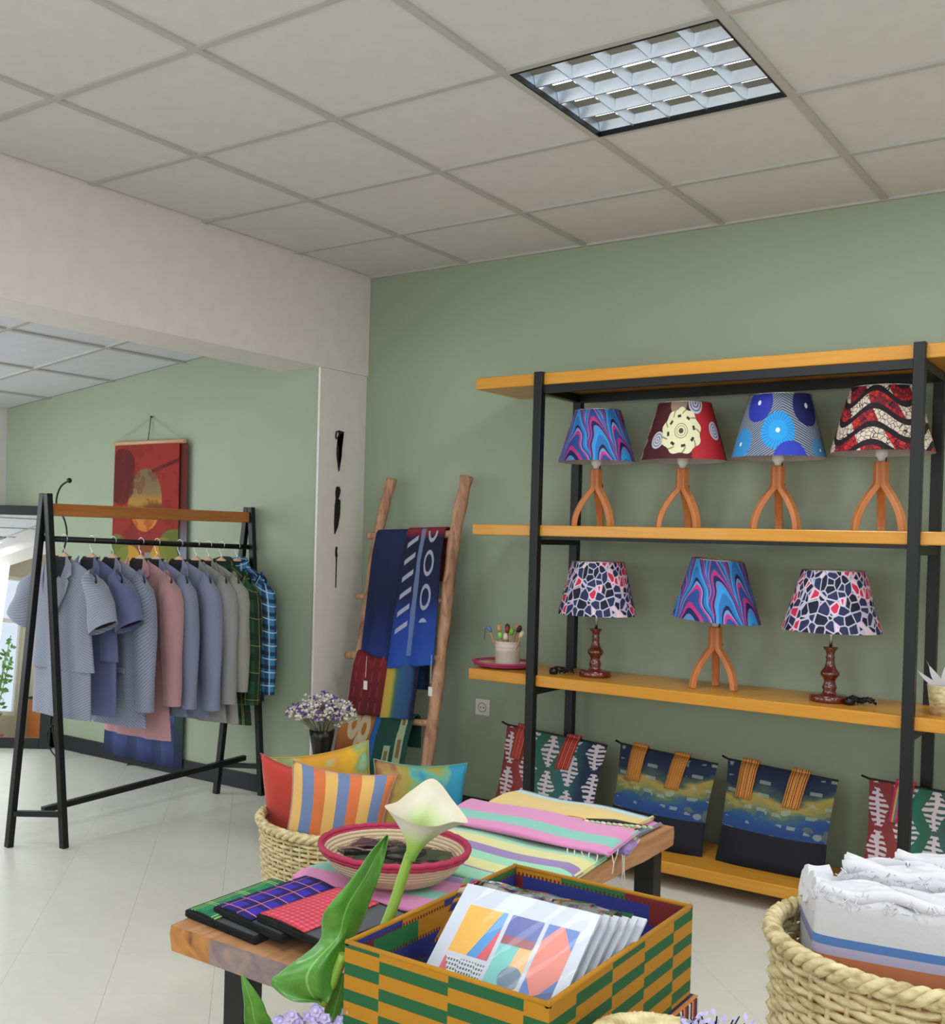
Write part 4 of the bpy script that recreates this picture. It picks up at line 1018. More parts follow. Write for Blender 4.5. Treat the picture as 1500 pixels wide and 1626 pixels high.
def bouquet(name, label, base, r, h, n, mats_, seed, fl_r=.012, cat='flowers', grp=None):
    rnd = random.Random(seed); B = thing(name, tuple(base), label, cat, grp); s_ = MB(); bs = [MB() for _ in mats_]
    for k in range(n):
        a = rnd.uniform(0, 2*pi); rr = r*sqrt(rnd.random()); hh = h*(1-.35*(rr/r)**2)*rnd.uniform(.72, 1.05)
        tp = base+V3(rr*cos(a), rr*sin(a), hh)
        s_.sweep([base+V3(rr*.12*cos(a), rr*.12*sin(a), 0), base+V3(rr*.5*cos(a), rr*.5*sin(a), hh*.55), tp], .0012, 4, caps=False)
        m_ = rnd.choices(range(len(mats_)), weights=[4]+[2]*(len(mats_)-1))[0]
        for q in range(4):
            c_ = tp+V3(rnd.uniform(-1, 1), rnd.uniform(-1, 1), rnd.uniform(-1, .7))*fl_r*1.5
            for w in range(3):
                d_ = V3(rnd.uniform(-1, 1), rnd.uniform(-1, 1), rnd.uniform(-.2, 1)).normalized()*fl_r; e_ = d_.orthogonal().normalized()*fl_r*.45
                mb = bs[m_]; i = len(mb.v); mb.v += [c_, c_+d_*.6+e_, c_+d_, c_+d_*.6-e_]; mb.face((i, i+1, i+2, i+3), ((0, 0),)*4)
    s_.build('stem', 'dry_stem', B)
    for mb, m_ in zip(bs, mats_): tag(mb.build('blossom', m_, B), kind='stuff')
    return B
bouquet('dried_flowers', 'bunch of white and purple dried flowers in the dark vase', V3(sv.x, sv.y, .373+.10), .125, .165, 170, ['petal_white', 'petal_purple'], 5, .013)

# ================================================================== BASKETS
def woven(par, c, z0, z1, r0, r1, rows, nst, amp=.004, rad=.0055, mt='wicker'):
    """woven wall: staves with weavers passing in front and behind"""
    wb = MB(); sb = MB(); cx, cy = c
    rr = lambda z: r0+(r1-r0)*((z-z0)/(z1-z0))**.7
    for k in range(nst):
        a = 2*pi*k/nst
        sb.sweep([(cx+rr(z)*cos(a), cy+rr(z)*sin(a), z) for z in [z0+(z1-z0)*q/8 for q in range(9)]], .0045, 5, caps=False)
    for j in range(rows):
        z = z0+(z1-z0)*(j+.5)/rows; N = nst*3
        ring = []
        for q in range(N):
            a = 2*pi*q/N; w = cos(nst*a/2+pi*j)*amp
            ring.append((cx+(rr(z)+w)*cos(a), cy+(rr(z)+w)*sin(a), z+.0015*sin(5*a+j)))
        wb.sweep(ring, rad, 5, closed=True)
    sb.build('stave', mt, par); tag(wb.build('weave', mt, par), kind='stuff')
    MB().lathe([(0, z0+.004), (r0, z0+.004), (r0, z0), (0, z0)], 40, c=(cx, cy, 0)).build('bottom', mt, par)
    tb = MB()
    for s_ in range(3):
        ring = [(cx+(r1+.002+.009*cos(q*.55+s_*2*pi/3))*cos(2*pi*q/240), cy+(r1+.002+.009*cos(q*.55+s_*2*pi/3))*sin(2*pi*q/240), z1+.004+.009*sin(q*.55+s_*2*pi/3)) for q in range(240)]
        ring = [(cx+(r1+.002+.009*cos(2*pi*21*q/240+s_*2*pi/3))*cos(2*pi*q/240), cy+(r1+.002+.009*cos(2*pi*21*q/240+s_*2*pi/3))*sin(2*pi*q/240), z1+.004+.009*sin(2*pi*21*q/240+s_*2*pi/3)) for q in range(240)]
        tb.sweep(ring, .0085, 6, closed=True)
    tb.build('braided_rim', mt, par)
CB = (1.235, -1.70)
cb_ = thing('wicker_basket', (CB[0], CB[1], 0), 'large round wicker basket on the floor filled with cushions', 'basket')
woven(cb_, CB, .0, .40, .235, .275, 30, 56)
TB = (2.995, -2.44)
tb_ = thing('wicker_basket', (TB[0], TB[1], 0), 'tall round wicker basket holding white towels at the right edge', 'basket')
woven(tb_, TB, .0, .645, .215, .232, 46, 44, amp=.0045, rad=.0068)

# cushions
def cushion(label, cen, rgt, upv, w, h, t, m, seed=0, pin=.10, uvr=False):
    C_ = thing('cushion', tuple(cen), label, 'cushion', 'cushions in the wicker basket'); rgt = rgt.normalized(); upv = (upv-rgt*upv.dot(rgt)).normalized(); nn = rgt.cross(upv)
    def P(u, v, s_):
        a, c = 2*u-1, 2*v-1
        x = a*(1-pin*(1-c*c)); y = c*(1-pin*(1-a*a)); th = t*((1-a**4)*(1-c**4))**.55
        th += .004*sin(6*a+seed)*sin(5*c+seed)*(1-a*a)*(1-c*c)
        return cen+rgt*(x*w/2)+upv*(y*h/2)+nn*(s_*th/2)
    b = MB().grid(lambda u, v: P(u, v, 1), 24, 24).grid(lambda u, v: P(1-u, v, -1), 24, 24, uvfn=lambda u, v: (1-u, v))
    b.build('cushion_cover', m, C_, merge=True)
    pts = [P(k/12, 0, 1) for k in range(12)]+[P(1, k/12, 1) for k in range(12)]+[P(1-k/12, 1, 1) for k in range(12)]+[P(0, 1-k/12, 1) for k in range(12)]
    MB().sweep(pts, .0022, 5, closed=True).build('seam', m, C_)
    return C_
H_ = lambda a: (cos(a)*V3(RI.x, RI.y, 0).normalized()+sin(a)*V3(FW.x, FW.y, 0).normalized())
mat('c_stripe', rough=.9, fn=lambda t: t.ramp(((t.uv()[0]+.03)*2.85+(t.uv()[1]-.5)*.0).frac(), [(0, '#d9ad62'), (.34, '#6b7fa6'), (.67, '#d0703f')]), sheen=.2)
mat('c_red', '#b53524', rough=.9, sheen=.2)
def c_art1(t):
    u, v = t.uv(); n = t.noise(t.vec(u*3, v*3), 1.3, 2); return t.ramp(n*.7+u*.45, [(.3, '#7d8a50'), (.42, '#9fb07e'), (.5, '#c78f33'), (.62, '#c9972c'), (.7, '#cfa22a'), (.82, '#86985a'), (.87, '#7fb39a'), (.92, '#c89a2a')], False)
def c_art2(t):
    u, v = t.uv(); n = t.noise(t.vec(u*2.6, v*2.6), 1.3, 2); return t.ramp(n*.7+u*.5-v*.15, [(.22, '#8f5a42'), (.3, '#a08a48'), (.42, '#8c8c3c'), (.5, '#5c9a86'), (.58, '#2f7f9c'), (.75, '#2a8fb0'), (.85, '#1f5f86')], False)
mat('c_art_yellow', rough=.9, fn=c_art1); mat('c_art_teal', rough=.9, fn=c_art2)
ctr = lambda px, py, d: at(px, py, d=d)
upb = lambda lean, roll, a: (V3(0, 0, 1)*cos(lean)+V3(FW.x, FW.y, 0).normalized()*sin(lean))
cushion('red cushion leaning left at the back left of the basket', ctr(470, 1296, 3.50), H_(-.75)+V3(0, 0, -.05), V3(-.26, -.16, 1), .29, .36, .07, 'c_red', 2)
cushion('yellow and green painted-print cushion standing at the back of the basket', ctr(518, 1280, 3.62), H_(.12)+V3(0, 0, .17), V3(.05, .12, 1), .34, .38, .10, 'c_art_yellow', 3)
cushion('teal and olive painted-print cushion at the right of the basket', ctr(664, 1296, 3.44), H_(.25)+V3(0, 0, -.07), V3(-.1, .1, 1), .31, .34, .10, 'c_art_teal', 4)
cushion('blue, orange and yellow striped cushion at the front of the basket', ctr(534, 1305, 3.36), H_(.10)+V3(0, 0, -.13), V3(.06, .05, 1), .325, .34, .11, 'c_stripe', 1, pin=.12)

# ================================================================== PLANK TABLE
tb2 = thing('plank_table', (1.845, -2.03, 0), 'low table with a thick raw-edged wooden top and black metal legs', 'table')
TX0, TX1, TY0, TY1, TZ = 1.60, 2.115, -2.81, -1.235, .45
rnd = random.Random(5)
b = MB(); n = 40
def edge(u, side): return .006*sin(u*23+side*3)+.004*sin(u*51+side)
def slab(u, v):      # v: 0..1 around the section (closed)
    y = TY0+(TY1-TY0)*u; x0 = TX0+edge(u, 1); x1 = TX1+edge(u, 2)*.4
    pts = [(x0, TZ), (x0-.004, TZ-.02), (x0+.003, TZ-.055), (x1, TZ-.055), (x1+.002, TZ-.02), (x1, TZ)]
    p = pts[int(round(v*6)) % 6]; return V3(p[0], y, p[1])
b.grid(slab, n, 6, cv=True, smooth=False)
for k_ in range(len(b.f)):
    if abs(sum(b.v[q].z for q in b.f[k_])/4-TZ) > .004 and sum(b.v[q].x for q in b.f[k_])/4 < 2.05: b.m[k_] = 1
i = len(b.v)
for u in (0, 1):
    b.v += [slab(u, k/6) for k in range(6)]
b.face(tuple(i+k for k in range(6)), ((0, 0),)*6, 1); b.face(tuple(i+6+k for k in reversed(range(6))), ((0, 0),)*6, 1)
o = b.build('tabletop', ['table_wood', 'slab_edge'], tb2)
for x in (TX0+.10, TX1-.05):
    for y in (TY0+.13, TY1-.07):
        MB().box(x-.03, x+.03, y-.03, y+.03, 0, TZ-.055).build('leg', 'black_metal', tb2, bevel=.002)
for y in (TY0+.13, TY1-.07): MB().box(TX0+.13, TX1-.08, y-.02, y+.02, TZ-.095, TZ-.0555).build('crossbar', 'black_metal', tb2)
for x in (TX0+.10,): MB().box(x-.02, x+.02, TY0+.16, TY1-.10, TZ-.095, TZ-.0555).build('crossbar', 'black_metal', tb2)

# towels folded on the table: stripes run along x
def towel(label, x0, x1, y0, y1, z0, h, m, seed=0, fold='r', skew=0.0, droop=0.0, grp='striped towels on the plank table', drift=0.0, fringe=None):
    T_ = thing('folded_towel', ((x0+x1)/2, (y0+y1)/2, z0), label, 'towel', grp); rnd = random.Random(seed)
    def P(u, v):
        # u along x, v around the section: top (0..0.5) then bottom
        if v <= .5: k = v*2; s_ = 1
        else: k = 2-v*2; s_ = 0
        y = y0+(y1-y0)*k + skew*(u-.5)
        e = min(1, min(k, 1-k)*8)**.5; eu = min(1, min(u if fold == 'both' else 9, 1-u)*14)**.5
        zz = z0+h*.5+(h*.5*(1 if s_ else -1))*e*eu
        x = x0+(x1-x0)*u+drift*(k-.5)
        wv = .0035*sin(u*9+seed)+.003*sin(k*8+seed*2)
        return V3(x, y, zz+(wv if s_ else 0)*eu)
    b = MB().grid(P, 40, 40, cv=True, uvfn=lambda u, v: (u, v*2 if v <= .5 else 2-v*2))
    i = len(b.v)
    b.grid(lambda u, v: P(0, u*.5)*(1-v)+P(0, 1-u*.5)*v, 12, 1, uvfn=lambda u, v: (0, u)).grid(lambda u, v: P(1, u*.5)*(1-v)+P(1, 1-u*.5)*v, 12, 1, uvfn=lambda u, v: (0, u))
    b.build('towel_body', m, T_)
    # layered fold edges at the right hand end
    for q in range(1, 3):
        zz = z0+h*q/3
        MB().sweep([V3(x1-.004+drift*(k/10-.5), y0+(y1-y0)*(.05+.9*k/10)+skew*.5, zz) for k in range(11)], .0035, 6).build('fold_edge', m, T_)
    if fringe:
        fb = MB()
        for (fx, fy, ln) in fringe:
            p_ = V3(fx, fy, z0+h*.4); q_ = p_+V3(rnd.uniform(-.003, .003)+.004, -.008, -.004)
            fb.sweep([p_, q_, q_+V3(rnd.uniform(-.004, .006), rnd.uniform(-.006, .004), -ln*.5), q_+V3(rnd.uniform(-.01, .01), rnd.uniform(-.01, .01), -ln)], .0017, 5)
        fb.build('fringe', 'fringe_white', T_)
    return T_
mat('fringe_white', '#ddd6c8', rough=.9)
PK, TL, YE, MI, PU, LB, GR = '#d787b8', '#79c2ae', '#e0c378', '#94d0ab', '#8e74ac', '#b2d3d8', '#6c7488'
YM = '#d8d590'
mat('t_pink', rough=.95, fn=strp([(0, PK), (.20, TL), (.50, PK)]), sheen=.3, bump=(300, .2, .001))
mat('t_yellow', rough=.95, fn=strp([(0, YE), (.72, LB), (.86, GR)]), sheen=.3, bump=(300, .2, .001))
mat('t_mint', rough=.95, fn=strp([(0, MI), (.14, PU), (.16, YM), (.30, MI), (.42, PU), (.55, YM), (.72, MI)]), sheen=.3, bump=(300, .2, .001))
mat('t_pink2', rough=.95, fn=strp([(0, PK), (.25, TL), (.5, PK), (.72, PK), (.8, PU)]), sheen=.3)
mat('t_purple', rough=.95, fn=strp([(0, PU), (.3, '#a27fc0'), (.75, YE)]), sheen=.3)
mat('t_grey', rough=.95, fn=strp([(0, GR), (.6, PK)]), sheen=.3)
towel('grey-blue towel at the bottom of the far end of the table stack', 1.66, 2.09, -1.47, -1.26, .4505, .018, 't_grey', 1)
towel('yellow towel with pale blue and grey edge at the far end of the table', 1.625, 2.075, -1.52, -1.27, .469, .022, 't_yellow', 2, skew=-.02)
towel('purple folded towel showing under the pink and teal one at the table edge', 1.95, 2.135, -1.66, -1.50, .4515, .028, 't_purple', 3, drift=-.03, fringe=[(2.135, -1.645, .07), (2.135, -1.64, .075), (2.13, -1.655, .06)])
towel('pink and teal broad-striped towel on top of the pile', 1.60, 2.135, -1.79, -1.50, .4785, .022, 't_pink', 4, drift=-.03, skew=.0, fringe=[(2.14, -1.70, .035), (2.14, -1.74, .05), (2.12, -1.785, .03), (2.08, -1.795, .02), (2.04, -1.795, .02), (2.10, -1.79, .06), (2.06, -1.795, .025)])
towel('mint, yellow and purple striped towel in the middle of the table', 1.60, 2.135, -2.13, -1.70, .4505, .027, 't_mint', 5, fold='r', drift=-.03)
towel('pink and teal striped towel beside the round packet basket', 1.60, 2.10, -2.41, -2.125, .4505, .018, 't_pink2', 6)
# thin beaded stick on the yellow towel
gp, gq = at(935, 1303, z=.50), at(1035, 1313, z=.50)
bd = thing('beaded_necklace', tuple(gp), 'dark and pale green beaded necklace lying on the yellow towel', 'necklace')
MB().sweep([gp+V3(-.01, 0, 0), gp+(gq-gp)*.4+V3(0, .01, .003), gp+(gq-gp)*.62+V3(0, .008, .002), gq], [.005, .006, .003, .0012], 8).build('dark_strand', 'p_dark', bd)
mat('bead_green', '#a6bf90', rough=.4)
for k in range(12):
    c_ = gp+(gq-gp)*(k/11)+V3(.0, -.014-.006*sin(k*.3), .001)
    MB().grid(lambda u, v: c_+V3(.011*cos(pi*v)*.8, .005*sin(pi*v)*cos(2*pi*u), .005*sin(pi*v)*sin(2*pi*u)), 8, 6, cu=True).build('bead', 'bead_green' if k % 3 else 'p_cream', bd)
MB().sweep([gp+V3(-.045+.03*cos(a), .012*sin(a), 0) for a in [k*pi/10 for k in range(20)]], .0011, 5, closed=True).build('wire_loop', 'bar_wood', bd)

# envelope pouches
mat('felt', '#2f333b', rough=.95, sheen=.2); mat('felt_black', '#0c0c0e', rough=.95)
mat('p_plaid_green', rough=.85, fn=plaid('#1f7d55', [(0, .05, 0, .022, '#175a3c', .8), (1, .06, .01, .02, '#1b6b4a', .8), (0, .07, .05, .003, '#b5c46a', .7), (0, .07, .06, .003, '#b5c46a', .7), (1, .10, .04, .003, '#c5cc7a', .7), (1, .10, .05, .003, '#c5cc7a', .6)]))
mat('p_plaid_purple', rough=.85, fn=plaid('#3424a0', [(0, .055, 0, .024, '#120c3c', .8), (1, .055, .0, .022, '#150f46', .75), (0, .055, .038, .004, '#b8688a', .8), (1, .055, .036, .004, '#c4708a', .85)]))
mat('p_gingham', rough=.85, fn=plaid('#d06070', [(0, .016, 0, .008, '#c02438', .6), (1, .016, 0, .008, '#b81e34', .6)]))
def pouch(label, o_, dx, dy, w, l, z, m, fl_=.34, th=.016):
    """o_: near left corner (x, y); dx: unit vector across; dy: unit vector along (away)"""
    o_, dx, dy = V3(o_[0], o_[1], 0), V3(*dx, 0).normalized(), V3(*dy, 0).normalized()
    P_ = thing('envelope_pouch', (o_.x+dx.x*w/2, o_.y+dy.y*l/2, z), label, 'pouch', 'envelope pouches on the plank table')
    cc = o_+dx*(w/2)+dy*(l/2)+V3(0, 0, z+th/2)
    MB().obox(cc, dx*(w/2), dy*(l/2), (0, 0, th/2)).build('pouch_body', 'felt', P_, bevel=.006)
    z1 = z+th
    def rim(pts, r=.006): MB().sweep(pts, r, 8, closed=True).build('piping', 'felt_black', P_)
    rim([o_+V3(0, 0, z1-.004), o_+dx*w+V3(0, 0, z1-.004), o_+dx*w+dy*l+V3(0, 0, z1-.004), o_+dy*l+V3(0, 0, z1-.004)])
    rim([o_+V3(0, 0, z+.006), o_+dx*w+V3(0, 0, z+.006), o_+dx*w+dy*l+V3(0, 0, z+.006), o_+dy*l+V3(0, 0, z+.006)])
    # flap: quadrilateral along the left long side
    a, b_, c_, d_ = o_+dx*.004, o_+dx*(w*fl_), o_+dx*(w*fl_*.95)+dy*(l-.01), o_+dx*.004+dy*(l-.004)
    f = MB(); f.grid(lambda u, v: (a*(1-u)+b_*u)*(1-v)+(d_*(1-u)+c_*u)*v+V3(0, 0, z1+.0035+.004*sin(pi*u)), 8, 8, uvfn=lambda u, v: (u*w*fl_, v*l))
    fo = f.build('flap', m, P_); md = fo.modifiers.new('s', 'SOLIDIFY'); md.thickness = .003; md.offset = 0
pouch('black felt pouch with a green checked flap, leftmost on the plank table', (1.598, -2.755), (1, -.10), (-.02, 1), .22, .285, .451, 'p_plaid_green', .42)
pouch('black felt pouch with a purple and navy checked flap, between green and red ones', (1.665, -2.735), (1, -.16), (.03, 1), .22, .295, .4685, 'p_plaid_purple', .55)
pouch('black felt pouch with a red gingham flap, rightmost on the plank table', (1.80, -2.745), (1, -.16), (.07, 1), .22, .25, .486, 'p_gingham', .66)

# coiled basket with shiny packets
RB = (1.815, -2.275)
rb_ = thing('coiled_bowl', (RB[0], RB[1], .469), 'shallow coiled straw bowl with a raspberry rim, full of small packets', 'bowl')
prof = [(.085, 0), (.12, .012), (.150, .036), (.172, .066)]
b = MB()
for k in range(12):
    s_ = k/11; j = min(2, int(s_*3)); f_ = s_*3-j; r_ = prof[j][0]+(prof[j+1][0]-prof[j][0])*f_; z_ = prof[j][1]+(prof[j+1][1]-prof[j][1])*f_
    b.sweep([(RB[0]+r_*cos(2*pi*q/60), RB[1]+r_*sin(2*pi*q/60), .476+z_) for q in range(60)], .0058, 6, closed=True)
mat('straw', '#c9b294', rough=.7, bump=(200, .5, .002)); mat('raspberry', '#a62d4c', rough=.7, bump=(250, .5, .002))
b.build('coil', 'straw', rb_); MB().lathe([(0, .470), (.09, .470), (.09, .478), (0, .478)], 40, c=(RB[0], RB[1], 0)).build('bowl_bottom', 'straw', rb_)
b = MB()
for q_, (r_, z_) in enumerate(((.176, .545), (.180, .554))): b.sweep([(RB[0]+r_*cos(2*pi*q/72), RB[1]+r_*sin(2*pi*q/72), z_+.0012*sin(q*2.6)) for q in range(72)], .0072, 7, closed=True)
b.build('rim', 'raspberry', rb_)
mat('packet_black', '#151418', rough=.25, coat=.8); mat('packet_plum', '#4a2a3c', rough=.3, coat=.8); mat('packet_olive', '#3f4a34', rough=.3, coat=.8)
def film(name, rough=.05):
    m = mat(name, '#ffffff', rough=rough, trans=1.0, spec=.6); m.node_tree.nodes['Principled BSDF'].inputs['IOR'].default_value = 1.15; return m
film('clear_film')
rnd = random.Random(11)
PKT = [(-.07, .03, .50, .2, 'packet_plum', 'plum packet at the left of the coiled bowl'), (-.02, .06, .505, -.3, 'packet_black', 'black packet at the back of the coiled bowl'), (.05, .05, .50, .5, 'packet_olive', 'olive packet at the back right of the coiled bowl'), (-.05, -.04, .515, .9, 'packet_black', 'black packet lying at the near left of the coiled bowl'),
       (.03, -.02, .522, -.2, 'packet_black', 'black packet on top in the middle of the coiled bowl'), (.08, -.03, .508, .7, 'packet_plum', 'plum packet at the right of the coiled bowl'), (.0, -.08, .505, .1, 'packet_olive', 'olive packet at the front of the coiled bowl')]
for k, (dx, dy, z_, a, m, lb) in enumerate(PKT):
    c_ = V3(RB[0]+dx*1.25, RB[1]+dy*1.25, z_+.022); P_ = thing('small_packet', tuple(c_), lb, 'packet', 'small packets in the coiled bowl')
    ax, ay = V3(cos(a), sin(a), .12*sin(k*2)), V3(-sin(a), cos(a), .15*cos(k*3))
    MB().obox(c_, ax*.052, ay*.036, (0, 0, .006)).build('packet_body', m, P_, bevel=.002)
    sl = MB().grid(lambda u, v: c_+ax*(.062*(2*u-1))+ay*(.044*(2*v-1))+V3(0, 0, .0075+.0035*sin(u*7+k)*sin(v*6+k)), 8, 8); sl.build('plastic_sleeve', 'clear_film', P_)

# ================================================================== BOXES ON THE NEAR TABLE
NT = .50
nt2 = thing('side_table', (2.75, -3.35, 0), 'near display table carrying the fabric boxes and flowers, its top below the frame', 'table')
MB().box(2.24, 3.10, -3.80, -2.94, NT-.04, NT).build('tabletop', 'table_wood', nt2, bevel=.004)
for x in (2.28, 3.06):
    for y in (-3.76, -2.98): MB().box(x-.02, x+.02, y-.02, y+.02, 0, NT-.04).build('leg', 'black_metal', nt2)
def kente(t):
    u, v = t.uv(); blk = ((u+.045)/.098).floor(); ph = (blk*.5).frac()*.9+blk*.13
    q = (v/.033+ph).frac(); n = t.noise(t.vec(u*90, v*90), 1, 2)
    return t.mix('#14502a', '#9e6c0a', q < .54)
def kente_in(t):
    u, v = t.uv(); row = (v/.028).floor(); cl = (u/.105+row*.37).floor(); w = t.white(t.vec(cl, row))
    c = t.ramp(w, [(0, '#1d6634'), (.28, '#b07414'), (.52, '#25307c'), (.74, '#6e1f22'), (.86, '#b9b486')])
    tooth = ((v/.028).frac() < .16)*(((u/.007).frac()) < .5); return t.mix(c, '#5a1c22', tooth)
mat('kente', rough=.85, fn=kente); mat('kente_in', rough=.85, fn=kente_in); mat('kente_rim', '#9e6c0a', rough=.85)
mat('stripe_box', rough=.85, fn=lambda t: t.ramp((t.uv()[0]/.032).frac(), [(0, '#26214c'), (.22, '#bfb8a0'), (.42, '#26214c'), (.60, '#b9763a'), (.80, '#7a1f24')]))
BX0, BX1, BY0, BY1, BZ0, BZ1 = 2.512, 2.792, -3.385, -2.955, .677, .800
kb = thing('fabric_box', ((BX0+BX1)/2, (BY0+BY1)/2, BZ0), 'open box covered in green and orange striped woven cloth, holding cards', 'box')
wt = .006
def wall_(x0, x1, y0, y1, axis):
    b = MB(); b.box(x0, x1, y0, y1, BZ0, BZ1)
    return b
# outer and inner skins as separate walls so each side keeps its own cloth
for nm, a, c in (('front', (BX0, BY0), (BX1, BY0)), ('right', (BX1, BY0), (BX1, BY1)), ('back', (BX1, BY1), (BX0, BY1)), ('left', (BX0, BY1), (BX0, BY0))):
    A_, B_ = V3(*a, 0), V3(*c, 0); d_ = (B_-A_).normalized(); n_ = V3(d_.y, -d_.x, 0); L_ = (B_-A_).length; off = {'front': 0, 'right': .28, 'back': .71, 'left': .99}[nm]
    o0, o1 = A_, B_; i0, i1 = A_-n_*wt+d_*wt, B_-n_*wt-d_*wt
    b = MB(); zt, zb = V3(0, 0, BZ1), V3(0, 0, BZ0); h = BZ1-BZ0
    b.quad(o0+zb, o1+zb, o1+zt, o0+zt, 0, ((off, 0), (off+L_, 0), (off+L_, h), (off, h)))
    b.quad(i1+zb, i0+zb, i0+zt, i1+zt, 1, ((off, 0), (off+L_, 0), (off+L_, h), (off, h)))
    b.quad(o0+zt, o1+zt, i1+zt, i0+zt, 2); b.quad(o1+zb, o0+zb, i0+zb, i1+zb, 2)
    b.build('side_panel', ['kente', 'kente_in', 'kente_rim'], kb)
    MB().sweep([o0+zt-n_*wt*.5, o1+zt-n_*wt*.5], .0036, 8).build('rim', 'kente_rim', kb)
MB().box(BX0+.001, BX1-.001, BY0+.001, BY1-.001, BZ0-.001, BZ0+.004).build('box_bottom', 'kente_in', kb)
lb2 = thing('fabric_box', ((BX0+BX1)/2, (BY0+BY1)/2, NT), 'closed box with dark blue, cream and red stripes under the open box', 'box')
MB().box(BX0+.012, BX1+.006, BY0+.012, BY1+.006, NT+.0005, BZ0-.034).build('box_body', 'stripe_box', lb2, bevel=.002)
MB().box(BX0+.008, BX1+.010, BY0+.008, BY1+.010, BZ0-.0335, BZ0-.0015).build('lid', 'stripe_box', lb2, bevel=.003)

# cards standing tilted in the box
mat('card_white', '#b9bdc8', rough=.5); mat('card_edge', '#aab0ba', rough=.4)
def c_art(t):
    u, v = t.uv(); c = t.mix('#bcc1cc', '#bcc1cc', 0.0); inside = lambda a, b_, c_, d_: (u > a)*(u < b_)*(v > c_)*(v < d_)
    n = t.noise(t.vec(u*20, v*20), 1, 2)
    p1 = t.mix('#8a4a4c', '#cf9a3c', u+(v-.5)*-.35 < .27+.0*n); p1 = t.mix(p1, '#3b7fb8', (((u+(v-.5)*-.35)-.28).abs() < .045)); p1 = t.mix(p1, '#b8434c', (((u+(v-.5)*-.35)-.34).abs() < .03))
    c = t.mix(c, p1, inside(.10, .40, .52, .86))
    p2 = t.mix('#c9ccd2', '#4c5058', (((u*46).frac() < .6)*((v*34+(u*9).floor()*.3).frac() < .55))); p2 = t.mix(p2, '#b5555c', (u-.1)*1.6 < (.50-v)*.9)
    c = t.mix(c, p2, inside(.10, .40, .12, .49))
    p3 = t.mix('#69b0ac', '#cfa36a', u > .56+(v-.5)*.1); p3 = t.mix(p3, '#3f4a8a', v > .72); p3 = t.mix(p3, '#4f6a7c', t.disc(u, v, .60, .45, .08) < 1.0); p3 = t.mix(p3, '#7c3a44', (v > .66)*(v < .72))
    c = t.mix(c, p3, inside(.43, .67, .12, .86))
    p4 = t.mix('#3c5fa0', '#c06a5c', ((u-.80).abs()*1.4+(v-.62).abs() < .26)); p4 = t.mix(p4, '#35406c', v < .34+(u-.7)*.5)
    return t.mix(c, p4, inside(.70, .92, .12, .86))
mat('card_print', rough=.35, fn=c_art)
def card(label, TL_, TR_, BL_, th, m, k, film_=True, sx=1.0):
    P_ = thing('card_pack', tuple((TL_+TR_)/2), label, 'card', 'printed cards in clear sleeves inside the fabric box')
    r_ = TR_-TL_; d_ = BL_-TL_; n_ = r_.cross(d_).normalized()*-1
    if n_.z < 0: n_ = -n_
    b = MB(); pts = [TL_, TL_+d_, TL_+d_+r_, TR_]
    b.quad(pts[1], pts[2], pts[3], pts[0], 0, ((0, 0), (1, 0), (1, 1), (0, 1))); q = [p-n_*th for p in pts]; b.quad(q[1], q[0], q[3], q[2], 1)
    for a in range(4): c = (a+1) % 4; b.quad(pts[a], q[a], q[c], pts[c], 1)
    b.build('card', [m, 'card_edge'], P_)
    if film_:
        e = .05
        f = MB().grid(lambda u, v: TL_+r_*(u*(1+e)-e/2)+d_*(v*(1+e)-e/2)+n_*(.0022+.0016*sin(u*8+k)*sin(v*5+k*2)+.0012*sin(u*19+v*13)), 26, 26)
        f.build('clear_sleeve', 'clear_film', P_)
TLc = at(742, 1405, z=.845); TRc = at(950, 1450, z=.845); BLc = at(657, 1535, z=.745)
TLc, TRc = V3(2.578, -3.205, .846), V3(2.765, -3.200, .846); BLc = V3(2.540, -3.350, .735)
BLc = V3(TLc.x-.012, -3.345, .705)
card('front card pack in a clear sleeve, printed with coloured geometric patches', TLc, TRc, BLc, .004, 'card_print', 1)
for k in range(1, 6):
    o_ = V3(.004*k, .016*k, -.004*k)
    card('plain-edged card pack in a clear sleeve, %s behind the front card' % ['first', 'second', 'third', 'fourth', 'fifth'][k-1], TLc+o_, TRc+o_*1.0+V3(.0015*k, 0, 0), BLc+o_*.9+V3(0, 0, .003*k), .004, 'card_white', k+3, k < 4)

# ================================================================== CALLA LILY AND FLOWERS
jar = at(520, 1700, d=1.50); jx, jy = jar.x, jar.y
jr = thing('flower_jar', (jx, jy, NT), 'small jar holding a calla lily and lilac flowers, just below the frame', 'vase')
MB().lathe([(0, 0), (.04, 0), (.045, .01), (.045, .085), (.036, .095), (.036, .105), (.032, .105), (.040, .08), (.04, .012), (0, .012)], 28, c=(jx, jy, NT)).build('jar_body', 'clear_film', jr)
mat('calla_green', '#7fa03a', rough=.45); 
def m_calla(t):
    u, v = t.uv(); n = t.noise(t.vec(u*6, v*3), 1, 2); return t.ramp(v+(n-.5)*.08, [(0, '#5f8a28'), (.35, '#8fae48'), (.62, '#b9c690'), (.74, '#c4c5a8'), (.84, '#c9c4b4'), (.95, '#c6bda6')], False)
mat('calla_petal', rough=.5, fn=m_calla)
def m_leaf(t):
    u, v = t.uv(); n = t.noise(t.vec(u*3, v*8), 1.2, 3); vein = ((u*1.0-.5).abs()*14+v*26).frac() < .08
    c = t.ramp(n, [(.3, '#3f7a28'), (.7, '#568f38')], False); c = t.mix(c, '#7aa850', (u-.5).abs() < .018); return t.mix(c, '#63984a', vein*.35)
mat('calla_leaf', rough=.28, fn=m_leaf, coat=.15)
cl = thing('calla_lily', (jx, jy, NT+.02), 'white calla lily with a broad glossy green leaf in front of the table', 'flower')
